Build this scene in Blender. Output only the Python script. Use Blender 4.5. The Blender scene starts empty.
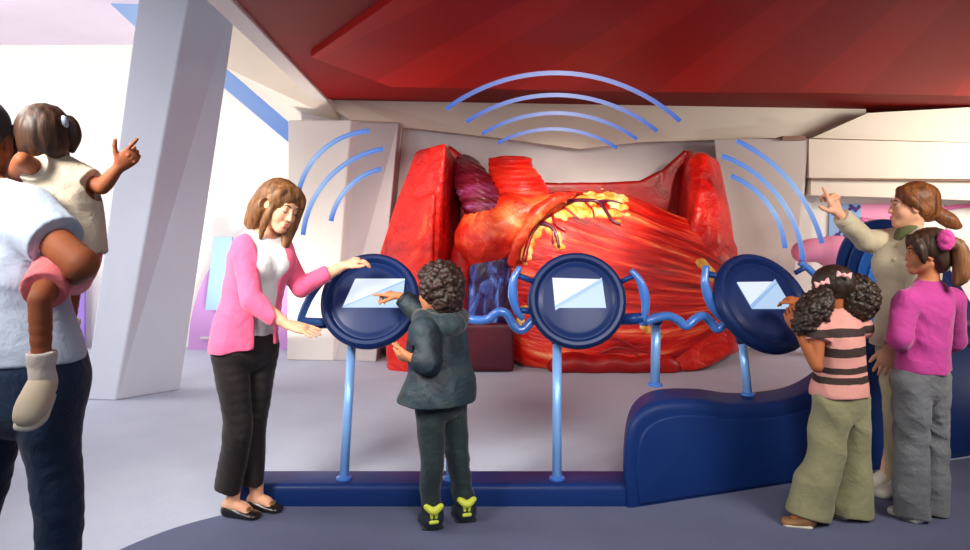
import bpy, bmesh, math, random
import numpy as np
import openvdb
from mathutils import Vector, Matrix, noise as mnoise
from mathutils.bvhtree import BVHTree

random.seed(7); np.random.seed(7)
SC = bpy.context.scene
COL = SC.collection
FPX, CX, HY, CAMZ = 800.0, 485.0, 212.0, 1.48      # focal length in px, principal column, horizon row, eye height

def P(px, py, Y):
    return np.array([(px-CX)/FPX*Y, Y, CAMZ-(py-HY)/FPX*Y])
def V(*a): return np.array(a, float)
def nrm(v):
    v = np.asarray(v, float); return v/np.linalg.norm(v)
def lin(c):
    c = c/255.0
    return c/12.92 if c <= .04045 else ((c+.055)/1.055)**2.4
def rgb(r, g, b): return (lin(r), lin(g), lin(b), 1.0)

# ------------------------------------------------------------------ objects
def tag(o, label=None, cat=None, group=None, kind=None):
    if label: o['label'] = label
    if cat: o['category'] = cat
    if group: o['group'] = group
    if kind: o['kind'] = kind
    return o
def empty(name, loc, label=None, cat=None, group=None):
    o = bpy.data.objects.new(name, None); COL.objects.link(o)
    o.location = Vector([float(x) for x in loc]); o.empty_display_size = .1
    return tag(o, label, cat, group)
def root_of(o):
    while o.parent: o = o.parent
    return o
def link(name, me, m, parent=None, frame=None):
    o = bpy.data.objects.new(name, me); COL.objects.link(o)
    if m is not None:
        for k in (m if isinstance(m, (list, tuple)) else [m]): me.materials.append(k)
    if parent is not None:
        o.parent = parent
        o.matrix_parent_inverse = WM[parent.name].inverted() if parent.name in WM else Matrix.Translation(parent.location).inverted()
    if frame is not None: o.matrix_basis = frame
    WM[o.name] = frame.copy() if frame is not None else Matrix.Identity(4)
    return o
WM = {}
def default_frame(parent):
    if parent is None: return None
    return Matrix.Translation(root_of(parent).location)
def mesh_np(name, pts, faces, m, parent=None, frame=None, smooth=True, origin=None):
    """pts in world space; the object gets the frame (or the root's place) as its own origin"""
    pts = np.asarray(pts, float)
    fr = frame if frame is not None else default_frame(parent)
    if fr is None:
        c = origin if origin is not None else [(pts[:,0].min()+pts[:,0].max())/2, (pts[:,1].min()+pts[:,1].max())/2, pts[:,2].min()]
        fr = Matrix.Translation(Vector([float(x) for x in c]))
    inv = np.array(fr.inverted())
    loc = pts@inv[:3,:3].T+inv[:3,3]
    me = bpy.data.meshes.new(name)
    me.from_pydata(loc.tolist(), [], faces if isinstance(faces, list) else faces.tolist())
    me.update()
    if smooth: me.polygons.foreach_set('use_smooth', [True]*len(me.polygons))
    return link(name, me, m, parent, fr)
def bm_obj(name, bm, m, parent=None, frame=None, smooth=False, origin=None):
    bmesh.ops.recalc_face_normals(bm, faces=bm.faces)
    bm.verts.index_update()
    pts = [tuple(v.co) for v in bm.verts]; fs = [[v.index for v in f.verts] for f in bm.faces]
    mi = [f.material_index for f in bm.faces]
    bm.free()
    o = mesh_np(name, pts, fs, m, parent, frame, smooth, origin)
    if any(mi): o.data.polygons.foreach_set('material_index', mi)
    return o
def bevel(bm, w, seg=3):
    bmesh.ops.bevel(bm, geom=list(bm.edges), offset=w, segments=seg, profile=.5, affect='EDGES', clamp_overlap=True)
def add_box(bm, lo, hi):
    vs = [bm.verts.new((x, y, z)) for x in (lo[0], hi[0]) for y in (lo[1], hi[1]) for z in (lo[2], hi[2])]
    for f in ((0,1,3,2),(4,6,7,5),(0,4,5,1),(2,3,7,6),(0,2,6,4),(1,5,7,3)): bm.faces.new([vs[i] for i in f])
def box(name, lo, hi, m, parent=None, bv=0, seg=2):
    bm = bmesh.new(); add_box(bm, lo, hi)
    if bv: bmesh.ops.recalc_face_normals(bm, faces=bm.faces); bevel(bm, bv, seg)
    return bm_obj(name, bm, m, parent)
def loft_faces(bm, A, B):
    """solid between two equal polygons"""
    a = [bm.verts.new(tuple(p)) for p in A]; b = [bm.verts.new(tuple(p)) for p in B]
    n = len(a)
    bm.faces.new(a); bm.faces.new(b[::-1])
    for i in range(n): bm.faces.new([a[i], b[i], b[(i+1) % n], a[(i+1) % n]])
def solid(name, A, off, m, parent=None, bv=0, seg=3, smooth=False):
    """polygon A (world points) pushed by vector off, edges rounded"""
    bm = bmesh.new(); A = [np.asarray(p, float) for p in A]
    loft_faces(bm, A, [p+np.asarray(off, float) for p in A])
    bmesh.ops.recalc_face_normals(bm, faces=bm.faces)
    if bv:
        es = [e for e in bm.edges if e.calc_face_angle(0) > .6]
        bmesh.ops.bevel(bm, geom=es, offset=bv, segments=seg, profile=.5, affect='EDGES', clamp_overlap=True)
    big = [f for f in bm.faces if len(f.verts) > 4]
    if big: bmesh.ops.triangulate(bm, faces=big)
    o = bm_obj(name, bm, m, parent)
    if smooth:
        o.data.polygons.foreach_set('use_smooth', [True]*len(o.data.polygons))
        o.data.set_sharp_from_angle(angle=math.radians(50))
    return o
def catmull(pts, n):
    pts = [np.asarray(p, float) for p in pts]
    if len(pts) == 2: return [pts[0]+(pts[1]-pts[0])*i/n for i in range(n+1)]
    q = [2*pts[0]-pts[1]]+pts+[2*pts[-1]-pts[-2]]
    out = []
    for i in range(1, len(q)-2):
        p0, p1, p2, p3 = q[i-1:i+3]
        for k in range(n):
            t = k/n
            out.append(.5*(2*p1+(p2-p0)*t+(2*p0-5*p1+4*p2-p3)*t*t+(3*p1-p0-3*p2+p3)*t**3))
    out.append(pts[-1]); return out
def sweep(name, pts, r, m, parent=None, n=12, flat=1.0, up=(0,1,0), frame=None):
    """tube along points; r number or list; flat squeezes it along 'up'"""
    pts = np.asarray(pts, float); N = len(pts)
    rs = np.full(N, r) if np.isscalar(r) else np.asarray(r, float)
    tan = np.gradient(pts, axis=0); tan /= np.linalg.norm(tan, axis=1)[:, None]
    vs = []; up = nrm(up)
    for i in range(N):
        u = up-tan[i]*np.dot(up, tan[i]); u = nrm(u); w = np.cross(tan[i], u)
        for k in range(n):
            a = 2*math.pi*k/n
            vs.append(pts[i]+rs[i]*(math.cos(a)*u*flat+math.sin(a)*w))
    fs = []
    for i in range(N-1):
        for k in range(n):
            fs.append([i*n+k, i*n+(k+1) % n, (i+1)*n+(k+1) % n, (i+1)*n+k])
    fs.append(list(range(n))[::-1]); fs.append([(N-1)*n+k for k in range(n)])
    return mesh_np(name, vs, fs, m, parent, frame)
def lathe(name, prof, c, axis, m, parent=None, n=64):
    """prof: list of (radius, height along axis)"""
    c = np.asarray(c, float); w = nrm(axis); u = nrm(np.cross(w, (0,0,1) if abs(w[2]) < .9 else (1,0,0))); v = np.cross(w, u)
    vs = []; fs = []
    for r, h in prof:
        for k in range(n):
            a = 2*math.pi*k/n
            vs.append(c+w*h+max(r, 1e-4)*(math.cos(a)*u+math.sin(a)*v))
    for i in range(len(prof)-1):
        for k in range(n): fs.append([i*n+k, i*n+(k+1) % n, (i+1)*n+(k+1) % n, (i+1)*n+k])
    fs.append(list(range(n))); fs.append([(len(prof)-1)*n+k for k in range(n)][::-1])
    bm = bmesh.new(); bv = [bm.verts.new(tuple(p)) for p in vs]
    for f in fs: bm.faces.new([bv[i] for i in f])
    o = bm_obj(name, bm, m, parent, smooth=True)
    o.data.set_sharp_from_angle(angle=math.radians(40)); return o

# ------------------------------------------------------------------ distance-field modelling
class SDF:
    def __init__(s, vox=.0045): s.v = vox; s.ops = []; s.lo = np.full(3, 1e9); s.hi = -s.lo; s.post = []
    def _grow(s, lo, hi): s.lo = np.minimum(s.lo, lo); s.hi = np.maximum(s.hi, hi)
    def _op(s, kind, lo, hi, fn, k):
        lo = np.asarray(lo, float); hi = np.asarray(hi, float)
        if kind == 'u': s._grow(lo, hi)
        s.ops.append((kind, lo-k-.02, hi+k+.02, fn, k)); return s
    def ell(s, c, r, R=None, k=.02, kind='u'):
        c = np.asarray(c, float); r = np.asarray([r]*3 if np.isscalar(r) else r, float)
        R = np.eye(3) if R is None else np.asarray(R, float)          # rows: local axes
        ext = np.sqrt(((R*r[:, None])**2).sum(0))
        def fn(x, y, z):
            x = x-c[0]; y = y-c[1]; z = z-c[2]; a0 = a1 = 0
            for i in range(3):
                q = (R[i,0]*x+R[i,1]*y+R[i,2]*z)/r[i]; a0 = a0+q*q; a1 = a1+(q/r[i])**2
            k0 = np.sqrt(a0); return k0*(k0-1)/np.maximum(np.sqrt(a1), 1e-6)
        return s._op(kind, c-ext, c+ext, fn, k)
    def seg(s, a, b, ra, rb, u=None, k=.01, kind='u'):
        """tapered capsule, radii number or (along u, across u)"""
        a = np.asarray(a, float); b = np.asarray(b, float)
        ra = (ra, ra) if np.isscalar(ra) else ra; rb = (rb, rb) if np.isscalar(rb) else rb
        L = np.linalg.norm(b-a); w = (b-a)/max(L, 1e-9)
        if L < 1e-6: w = V(0,0,1)
        u = V(1,0,0) if u is None else np.asarray(u, float)
        u = u-w*np.dot(u, w)
        if np.linalg.norm(u) < 1e-3: u = np.cross(w, (0,1,.3))
        u = nrm(u); v = np.cross(w, u); m = max(ra+rb) if isinstance(ra, tuple) else max(*ra, *rb)
        lo = np.minimum(a, b)-m; hi = np.maximum(a, b)+m
        def fn(x, y, z):
            x = x-a[0]; y = y-a[1]; z = z-a[2]
            pw = w[0]*x+w[1]*y+w[2]*z; t = np.clip(pw/max(L, 1e-9), 0, 1); pw = pw-t*L
            pu = u[0]*x+u[1]*y+u[2]*z; pv = v[0]*x+v[1]*y+v[2]*z
            ru = ra[0]+(rb[0]-ra[0])*t; rv = ra[1]+(rb[1]-ra[1])*t; rw = np.minimum(ru, rv)
            q0, q1, q2 = pu/ru, pv/rv, pw/rw
            k0 = np.sqrt(q0*q0+q1*q1+q2*q2); k1 = np.sqrt((q0/ru)**2+(q1/rv)**2+(q2/rw)**2)
            return k0*(k0-1)/np.maximum(k1, 1e-6)
        return s._op(kind, lo, hi, fn, k)
    def tube(s, pts, rads, u=None, k=.012, n=4, kind='u'):
        rr = [(r, r) if np.isscalar(r) else r for r in rads]
        full = [np.concatenate([np.asarray(p, float), r]) for p, r in zip(pts, rr)]
        f = catmull(full, n)
        for i in range(len(f)-1): s.seg(f[i][:3], f[i+1][:3], tuple(np.maximum(f[i][3:], .002)), tuple(np.maximum(f[i+1][3:], .002)), u, k if i == 0 else min(k, .006), kind)
        return s
    def hull(s, pts, rnd=.03, k=.03, kind='u'):
        bm = bmesh.new()
        for p in pts: bm.verts.new(tuple(p))
        r = bmesh.ops.convex_hull(bm, input=bm.verts)
        bmesh.ops.recalc_face_normals(bm, faces=bm.faces)
        pl = [(np.array(f.normal), np.array(f.calc_center_median())) for f in bm.faces if f.calc_area() > 1e-6]
        bm.free(); pts = np.asarray(pts)
        def fn(x, y, z):
            d = None
            for n, c in pl:
                e = n[0]*(x-c[0])+n[1]*(y-c[1])+n[2]*(z-c[2])+0*x
                if d is None: d = e
                else:
                    h = np.maximum(rnd-np.abs(d-e), 0)/rnd; d = np.maximum(d, e)+h*h*rnd/4
            return d
        return s._op(kind, pts.min(0), pts.max(0), fn, k)
    def cut(s, p, n, r=10, k=.004):
        """remove what lies on the n side of the plane through p, within r of p"""
        p = np.asarray(p, float); n = nrm(n)
        def fn(x, y, z): return -(n[0]*(x-p[0])+n[1]*(y-p[1])+n[2]*(z-p[2]))+0*(x+y+z)
        def lim(x, y, z):
            d = fn(x, y, z)
            if r < 5: d = np.maximum(d, np.sqrt((x-p[0])**2+(y-p[1])**2+(z-p[2])**2)-r)
            return d
        s.ops.append(('s', p-r, p+r, lim, k)); return s
    def disp(s, fn): s.post.append(fn); return s
    def build(s, name, m, parent=None, frame=None, adapt=0.0, keep=False):
        v = s.v; lo = s.lo-4*v-.01; n = np.ceil((s.hi+4*v+.01-lo)/v).astype(int)
        A = np.full(n, .3, np.float32)
        ax = [(lo[i]+np.arange(n[i])*v) for i in range(3)]
        for kind, l, h, fn, k in s.ops:
            i0 = np.clip(np.floor((l-lo)/v).astype(int), 0, n); i1 = np.clip(np.ceil((h-lo)/v).astype(int)+1, 0, n)
            if (i1 <= i0).any(): continue
            sl = tuple(slice(a, b) for a, b in zip(i0, i1))
            x = ax[0][sl[0]][:,None,None]; y = ax[1][sl[1]][None,:,None]; z = ax[2][sl[2]][None,None,:]
            d = fn(x, y, z); B = A[sl]
            if kind == 'u':
                q = np.minimum(B, d)
                if k > 0: hh = np.maximum(k-np.abs(B-d), 0)/k; q = q-hh*hh*k/4
            else:
                d = -d; q = np.maximum(B, d)
                if k > 0: hh = np.maximum(k-np.abs(B-d), 0)/k; q = q+hh*hh*k/4
            A[sl] = q
        if s.post:
            x = ax[0][:,None,None]; y = ax[1][None,:,None]; z = ax[2][None,None,:]
            for fn in s.post: A += fn(x, y, z).astype(np.float32)
        np.clip(A, -.06, .06, out=A)
        A[0] = A[-1] = .06; A[:,0] = A[:,-1] = .06; A[:,:,0] = A[:,:,-1] = .06
        g = openvdb.FloatGrid(.06); g.copyFromArray(A, tolerance=1e-5)
        pts, tris, quads = g.convertToPolygons(isovalue=0.0, adaptivity=adapt)
        pts = pts*v+lo
        if len(quads):
            a, b, c, dd = (pts[quads[:,i]] for i in range(4))
            vol = np.einsum('ij,ij->i', a, np.cross(b, c)+np.cross(c, dd)).sum()
            if vol < 0: quads = quads[:, ::-1]; tris = tris[:, ::-1]
        faces = quads.tolist()+tris.tolist()
        o = mesh_np(name, pts, faces, m, parent, frame)
        if keep: s.pts, s.faces = pts, faces
        return o
def waves(amp, freq, seed, stretch=(1,1,1), n=5):
    """soft pseudo-random folds for cloth and flesh"""
    rs = np.random.RandomState(seed); D = rs.normal(size=(n, 3)); D /= np.linalg.norm(D, axis=1)[:,None]
    D = D*np.asarray(stretch)*freq*rs.uniform(.6, 1.6, n)[:,None]; ph = rs.uniform(0, 6.3, n)
    def fn(x, y, z):
        w = .6*np.sin(x*freq*.5+1)+.6*np.sin(y*freq*.45+z*freq*.4)
        t = 0
        for d, p in zip(D, ph): t = t+np.sin(x*d[0]+y*d[1]+z*d[2]+p+w)
        return t*amp/n
    return fn

def folds(amp, freq, seed, stretch=(1,1,1), n=6):
    """creases: soft hollows with sharper ridges between them"""
    rs = np.random.RandomState(seed+100); D = rs.normal(size=(n, 3)); D /= np.linalg.norm(D, axis=1)[:,None]
    D = D*np.asarray(stretch)*freq*rs.uniform(.5, 1.3, n)[:,None]*.5; ph = rs.uniform(0, 6.3, n)
    q = rs.uniform(0, 6.3, 6)
    def fn(x, y, z):
        w = 1.3*np.sin(x*freq*.33+z*freq*.21+q[0])+1.1*np.sin(y*freq*.35-z*freq*.26+q[1])
        t = 0
        for i, (d, p) in enumerate(zip(D, ph)):
            s = np.sin(x*d[0]+y*d[1]+z*d[2]+p+w*(1 if i % 2 else -1)); t = t+(np.abs(s)-.64)
        return t*amp*2.3/n
    return fn

# ------------------------------------------------------------------ materials
class NT:
    def __init__(s, name):
        s.m = bpy.data.materials.new(name); s.m.use_nodes = True; s.t = s.m.node_tree
        s.b = next(n for n in s.t.nodes if n.type == 'BSDF_PRINCIPLED'); s._tc = None
    def n(s, typ, **kw):
        o = s.t.nodes.new('ShaderNode'+typ)
        for k, v in kw.items(): setattr(o, k, v)
        return o
    def l(s, a, b): s.t.links.new(a, b)
    def tc(s, out='Object'):
        if s._tc is None: s._tc = s.n('TexCoord')
        return s._tc.outputs[out]
    def mapping(s, scale=(1,1,1), vec=None, rot=(0,0,0)):
        m = s.n('Mapping'); m.inputs['Scale'].default_value = scale; m.inputs['Rotation'].default_value = rot
        s.l(vec if vec is not None else s.tc(), m.inputs['Vector']); return m.outputs[0]
    def noise(s, scale, detail=4, vec=None, dist=0, rough=.55):
        t = s.n('TexNoise'); t.inputs['Scale'].default_value = scale; t.inputs['Detail'].default_value = detail
        t.inputs['Distortion'].default_value = dist; t.inputs['Roughness'].default_value = rough
        s.l(vec if vec is not None else s.tc(), t.inputs['Vector']); return t.outputs['Fac']
    def ramp(s, fac, stops, interp='LINEAR'):
        r = s.n('ValToRGB'); e = r.color_ramp.elements; r.color_ramp.interpolation = interp
        while len(e) < len(stops): e.new(.5)
        for i, (p, c) in enumerate(stops): e[i].position = p; e[i].color = c
        s.l(fac, r.inputs[0]); return r.outputs[0]
    def math(s, op, a, b=None, c=None):
        m = s.n('Math', operation=op)
        for i, v in enumerate((a, b, c)):
            if v is None: continue
            if isinstance(v, (int, float)): m.inputs[i].default_value = v
            else: s.l(v, m.inputs[i])
        return m.outputs[0]
    def mix(s, f, a, b, blend='MIX'):
        m = s.n('Mix', data_type='RGBA', blend_type=blend)
        for i, v in ((0, f), (6, a), (7, b)):
            if isinstance(v, (int, float, tuple)): m.inputs[i].default_value = v
            else: s.l(v, m.inputs[i])
        return m.outputs[2]
    def bump(s, h, strength=.3, dist=.02):
        b = s.n('Bump'); b.inputs['Strength'].default_value = strength; b.inputs['Distance'].default_value = dist
        s.l(h, b.inputs['Height']); s.l(b.outputs[0], s.b.inputs['Normal'])
    def set(s, **kw):
        for k, v in kw.items(): s.b.inputs[k.replace('_', ' ')].default_value = v
def mul(c, f): return tuple(min(1, x*f) for x in c[:3])+(1.0,)
def mat(name, c, rough=.6, var=.12, scale=8, bump=0, bscale=30, bdist=.01, metallic=0, sheen=0, coat=0, stretch=(1,1,1), spec=.5, sss=0):
    t = NT(name); vec = t.mapping(stretch)
    f = t.noise(scale, 5, vec)
    t.l(t.ramp(f, [(.3, mul(c, 1-var)), (.7, mul(c, 1+var))]), t.b.inputs['Base Color'])
    t.set(Roughness=rough, Metallic=metallic)
    t.b.inputs['Specular IOR Level'].default_value = spec
    if sheen: t.b.inputs['Sheen Weight'].default_value = sheen
    if coat: t.b.inputs['Coat Weight'].default_value = coat; t.b.inputs['Coat Roughness'].default_value = .15
    if sss:
        t.b.inputs['Subsurface Weight'].default_value = sss; t.b.inputs['Subsurface Radius'].default_value = (.02, .008, .004); t.b.inputs['Subsurface Scale'].default_value = .5
    if bump: t.bump(t.noise(bscale, 6, vec, .6), bump, bdist)
    return t.m
def emis(name, c, s, c2=None, grad=None):
    t = NT(name); t.set(Roughness=.4)
    if c2 is None:
        t.set(Base_Color=mul(c,.12)); t.b.inputs['Emission Color'].default_value = c
    else:
        sp = t.n('SeparateXYZ'); t.l(t.tc('Generated'), sp.inputs[0])
        r = t.ramp(sp.outputs[grad], [(0, c), (.5, c2), (1, c)])
        t.set(Base_Color=mul(c,.15)); t.l(r, t.b.inputs['Emission Color'])
    t.b.inputs['Emission Strength'].default_value = s
    return t.m
# ------------------------------------------------------------------ figure kit
def frame_of(F, up=(0,0,1)):
    F = nrm(F); U = np.asarray(up, float); U = nrm(U-F*np.dot(U, F)); R = np.cross(F, U)
    return R, F, U
def headpos(c, F, up, s):
    R, F, U = frame_of(F, up)
    return lambda r, f, u: np.asarray(c)+s*(R*r+F*f+U*u)
def head(f, c, F, up, s=1.0, young=0.0):
    """skull, jaw, nose, brows, sockets, lids, lips, ears; s=1 is a grown head 0.225 m high"""
    R, Fv, U = frame_of(F, up); M = np.array([R, Fv, U]); q = headpos(c, F, up, s)
    y = young
    f.ell(q(0,-.018,.035), V(.074,.094,.082)*s, M, .02)
    f.ell(q(0,.026,-.036), V(.060+.006*y,.064,.074-.008*y)*s, M, .03*s)
    for k in (-1, 1):
        f.seg(q(k*.052,-.005,-.05), q(k*.016,.066,-.096), .021*s, .018*s, k=.025*s)
        f.ell(q(k*.038,.056,-.036), .026*s, k=.025*s)                      # cheek
    f.ell(q(0,.072,-.098), V(.020,.018,.016)*s, M, .022*s)                  # chin
    f.seg(q(-.034,.078,.022), q(.034,.078,.022), .012*s, .012*s, k=.02*s)   # brow ridge
    for k in (-1, 1): f.ell(q(k*.032,.098,.002), V(.017,.014,.012)*s, M, .012*s, 's')
    for k in (-1, 1): f.ell(q(k*.032,.074,.002), .0145*s, None, .004*s)     # lids over the eyeballs
    f.seg(q(0,.087,.012), q(0,.1045-.007*y,-.034), .0078*s, .0108*s, k=.012*s)
    for k in (-1, 1): f.ell(q(k*.010,.092,-.038), .0082*s, None, .006*s)
    f.ell(q(0,.084,-.067), V(.024,.014,.014)*s, M, .012*s)
    f.seg(q(-.017,.0945,-.0625), q(.017,.0945,-.0625), .0058*s, .0058*s, k=.006*s)
    f.seg(q(-.014,.0935,-.0745), q(.014,.0935,-.0745), .0066*s, .0066*s, k=.006*s)
    for k in (-1, 1):
        f.ell(q(k*.078,-.004,-.008), V(.010,.020,.033)*s, M, .008*s)
        f.ell(q(k*.088,.002,-.006), V(.006,.009,.018)*s, M, .006*s, 's')
def face_parts(body, c, F, up, s, eye=None, lip=None, brow=None, lidded=False):
    q = headpos(c, F, up, s); R, Fv, U = frame_of(F, up)
    for k in (-1, 1):
        if eye:
            if not lidded:
                e = SDF(.0016); e.ell(q(k*.032,.0815,.001), V(.0115,.0085,.0062)*s, np.array([R,Fv,U]), 0); e.build('eye', MT['eye_white'], body)
                e = SDF(.0014); e.ell(q(k*.032,.0875,.001), V(.0052,.0035,.0052)*s, np.array([R,Fv,U]), 0); e.build('iris', MT[eye], body)
            sweep('eyelash', [q(k*.045,.080,.003 if not lidded else -.004), q(k*.038,.0895,.0065 if not lidded else -.008), q(k*.028,.0905,.0065 if not lidded else -.008), q(k*.020,.085,.001 if not lidded else -.004)], .0016*s, MT['lash'], body, 6)
        if brow:
            sweep('eyebrow', catmull([q(k*.050,.077,.021), q(k*.038,.0885,.029), q(k*.018,.0915,.024)], 4), np.array([.0018,.002,.0024,.003,.0034,.0036,.0036,.0034,.003])*s, MT[brow], body, 6)
    if lip:
        e = SDF(.0015)
        e.seg(q(-.019,.094,-.0615), q(0,.0985,-.063), .003*s, .0055*s, k=.002); e.seg(q(.019,.094,-.0615), q(0,.0985,-.063), .003*s, .0055*s, k=.002)
        e.seg(q(-.017,.093,-.072), q(0,.098,-.0735), .003*s, .0062*s, k=.002); e.seg(q(.017,.093,-.072), q(0,.098,-.0735), .003*s, .0062*s, k=.002)
        e.build('lips', MT[lip], body)
def hand(f, w, d, n, side, s=1.0, curl=(.25,.3,.35,.4), spread=.10, thumb=(.55,.75,-.25), tcurl=.2, rmin=.0068):
    """w wrist, d finger direction, n out of the back of the hand, side 'R'/'L'; curl per finger (index..little)"""
    w = np.asarray(w, float); d = nrm(d); n = np.asarray(n, float); n = nrm(n-d*np.dot(n, d))
    t = np.cross(d, n)*(-1 if side == 'R' else 1)                          # towards the thumb
    f.tube([w, w+d*.03*s, w+d*.062*s, w+d*.088*s], [(.026*s,.019*s), (.034*s,.017*s), (.040*s,.016*s), (.038*s,.012*s)], t, .012*s)
    base = (.030, .010, -.010, -.029); ln = (.070, .078, .072, .056)
    for i in range(4):
        a = w+d*(.086-.004*abs(i-1.2))*s+t*base[i]*s
        dd = nrm(d+t*spread*(1.2-i)); nn = nrm(n-dd*np.dot(n, dd)); c = curl[i]; r = max(.0092*s-.0004*i, rmin); x = a
        for j, (frac, tw) in enumerate(((.46,1.0), (.30,1.15), (.24,.8))):
            ca, sa = math.cos(c*tw), math.sin(c*tw)
            dd, nn = dd*ca-nn*sa, nn*ca+dd*sa
            y = x+dd*ln[i]*s*frac; r2 = max(r*.92, rmin*.92)
            f.seg(x if j else x-dd*.02*s, y, r, r2, k=.004); x = y; r = r2
    td = nrm(t*thumb[0]+d*thumb[1]+n*thumb[2])
    a = w+d*.022*s+t*.022*s; b = a+td*.040*s; e2 = nrm(td+d*tcurl-t*tcurl*.5)
    c2 = b+e2*.032*s; e3 = nrm(e2+d*tcurl-t*tcurl*.5); g = c2+e3*.024*s
    f.seg(a, b, .0155*s, max(.0112*s, rmin), k=.012*s); f.seg(b, c2, max(.0108*s, rmin), max(.0100*s, rmin), k=.004); f.seg(c2, g, max(.0098*s, rmin), max(.0082*s, rmin), k=.004)
def body(J, S=1.0, girth=1.0, vox=.0045, young=0.0, lg=.94):
    f = SDF(vox); R = J['R']; g = S*girth; F = np.cross((0,0,1), R)
    f.tube([J['pel']-V(0,0,.05*S), J['pel']+V(0,0,.05*S), J['wai'], J['che'], J['nkb']-V(0,0,.06*S), J['nkb']],
           [(.135*g,.095*g), (.145*g,.10*g), (.12*g,.085*g), (.14*g,.095*g), (.12*g,.07*g), (.055*g,.052*g)], R, .02)
    hc = J['head']; q = headpos(hc, J['hF'], J['hU'], J['hs'])
    f.tube([J['nkb']-V(0,0,.01), (J['nkb']+q(0,-.02,-.07))/2, q(0,-.022,-.04)], [.060*g, .050*g+.002, .052*J['hs']], R, .03*S)
    head(f, hc, J['hF'], J['hU'], J['hs'], young)
    for k in 'LR':
        sh, el, wr = J['sh'+k], J['el'+k], J['wr'+k]
        f.seg(J['nkb']-V(0,0,.045*S), sh, .05*g, .046*g, k=.04*S)
        m = (sh+el)/2; m2 = el+(wr-el)*.35
        f.tube([sh, m, el], [.050*g, .043*g, .037*g], None, .03*S)
        f.tube([el, m2, wr], [.037*g, .038*g, .025*g], None, .012*S)
        h = J['hand'+k]
        hand(f, wr, h[0], h[1], k, J.get('hscale', S), **(h[2] if len(h) > 2 else {}))
        hp, kn, an, to = J['hip'+k], J['kne'+k], J['ank'+k], J['toe'+k]
        f.tube([hp, (hp+kn)/2, kn], [.082*g*lg, .072*g*lg, .052*g*lg], R, .04*S)
        f.tube([kn, kn+(an-kn)*.35, an], [.050*g*lg, .050*g*lg, .034*g], R, .015*S)
        fd = nrm((to-an)*V(1,1,0)); f.tube([an-fd*.025*S-V(0,0,.02*S), an+(to-an)*.5, to], [(.03*S,.03*S), (.034*S,.026*S), (.033*S,.016*S)], np.cross(fd, (0,0,1)), .02*S)
    return f
def shoe(heel, toe, w, h, m, parent, name='shoe', sole=None, low=False, vox=.004, collar=0.0):
    """heel and toe on the floor (world), w half width, h height at the ankle"""
    heel = np.asarray(heel, float); toe = np.asarray(toe, float); d = nrm(toe-heel); L = np.linalg.norm(toe-heel); u = np.cross(d, (0,0,1))
    z = V(0,0,1); f = SDF(vox)
    hh = h*.5
    f.tube([heel+d*w*.8+z*hh, heel+d*L*.3+z*hh, heel+d*L*.55+z*hh*.72, heel+d*L*.78+z*hh*.55, toe-d*w*.6+z*hh*.5],
           [(w*.82,hh), (w*.85,hh), (w*.95,hh*.75), (w,hh*.6), (w*.8,hh*.5)], u, .01)
    if collar: f.tube([heel+d*w*1.1+z*h*.7, heel+d*w*1.0+z*(h+collar)], [(w*.9,w*1.05), (w*.85,w*1.0)], u, .02); f.cut(heel+d*w+z*(h+collar), (0,0,1), .1)
    if low: f.ell(heel+d*L*.36+z*h*1.15, V(L*.33, w*.75, h*.75), np.array([d,u,z]), .004, 's')
    f.cut(heel, (0,0,-1), 1.0, .003)
    o = f.build(name, m, parent)
    if sole is not None:
        g = SDF(vox)
        g.tube([heel+d*w*.7+z*.010, heel+d*L*.45+z*.009, heel+d*L*.75+z*.009, toe-d*w*.6+z*.009], [(w*.95,.013), (w*.9,.012), (w*1.08,.012), (w*.85,.012)], u, .005)
        g.cut(heel, (0,0,-1), 1.0, .002); g.build('sole', sole, o)
    return o
def trousers(J, S, rads, cuff, m, parent, waist_z=None, ww=(.15,.11), seed=1, amp=.006, freq=24, vox=.005, cut_n=None, name='trousers'):
    """rads: thigh, knee, cuff radii (number or pair); cuff: centres of both leg ends"""
    f = SDF(vox); R = J['R']
    pl = J['pel']; top = pl+V(0,0,.10*S) if waist_z is None else V(pl[0], pl[1], waist_z)
    f.tube([pl-V(0,0,.06*S), pl+V(0,0,.02*S), top], [(ww[0]*.98,ww[1]), (ww[0]*1.02,ww[1]*1.05), (ww[0]*.88,ww[1]*.92)], R, .02)
    for k, c in zip('LR', cuff):
        hp, kn = J['hip'+k], J['kne'+k]
        f.tube([hp, hp+(kn-hp)*.5, kn, kn+(c-kn)*.5, c], [rads[0], tuple(.5*(np.array(rads[0])+np.array(rads[1]))), rads[1], tuple(.5*(np.array(rads[1])+np.array(rads[2]))), rads[2]], R, .03*S)
        f.cut(c, (c-kn) if cut_n is None else cut_n, .16, .004)
    f.cut(top, (0,0,1), .35, .006)
    f.disp(folds(amp*1.5, freq*1.1, seed, (1,1,1.4), 6))
    return f.build(name, m, parent)
def strands(amp=.003, freq=260, seed=3, stretch=(1,1,.12)): return waves(amp, freq, seed, stretch, 7)
def curls(f, c, M, r, n, rad, seed=1, keep=lambda p: True, jit=.5):
    rs = np.random.RandomState(seed); M = np.asarray(M)
    for i in range(n):
        z = 1-2*(i+.5)/n; a = i*2.39996
        d = V(math.sqrt(1-z*z)*math.cos(a), math.sqrt(1-z*z)*math.sin(a), z)
        p = np.asarray(c)+(d*np.asarray(r)*(1+rs.uniform(-.06, .08)))@M
        if keep(d): f.ell(p+rs.normal(size=3)*rad*.3, rad*rs.uniform(1-jit*.5, 1+jit*.5), None, .004)

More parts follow.
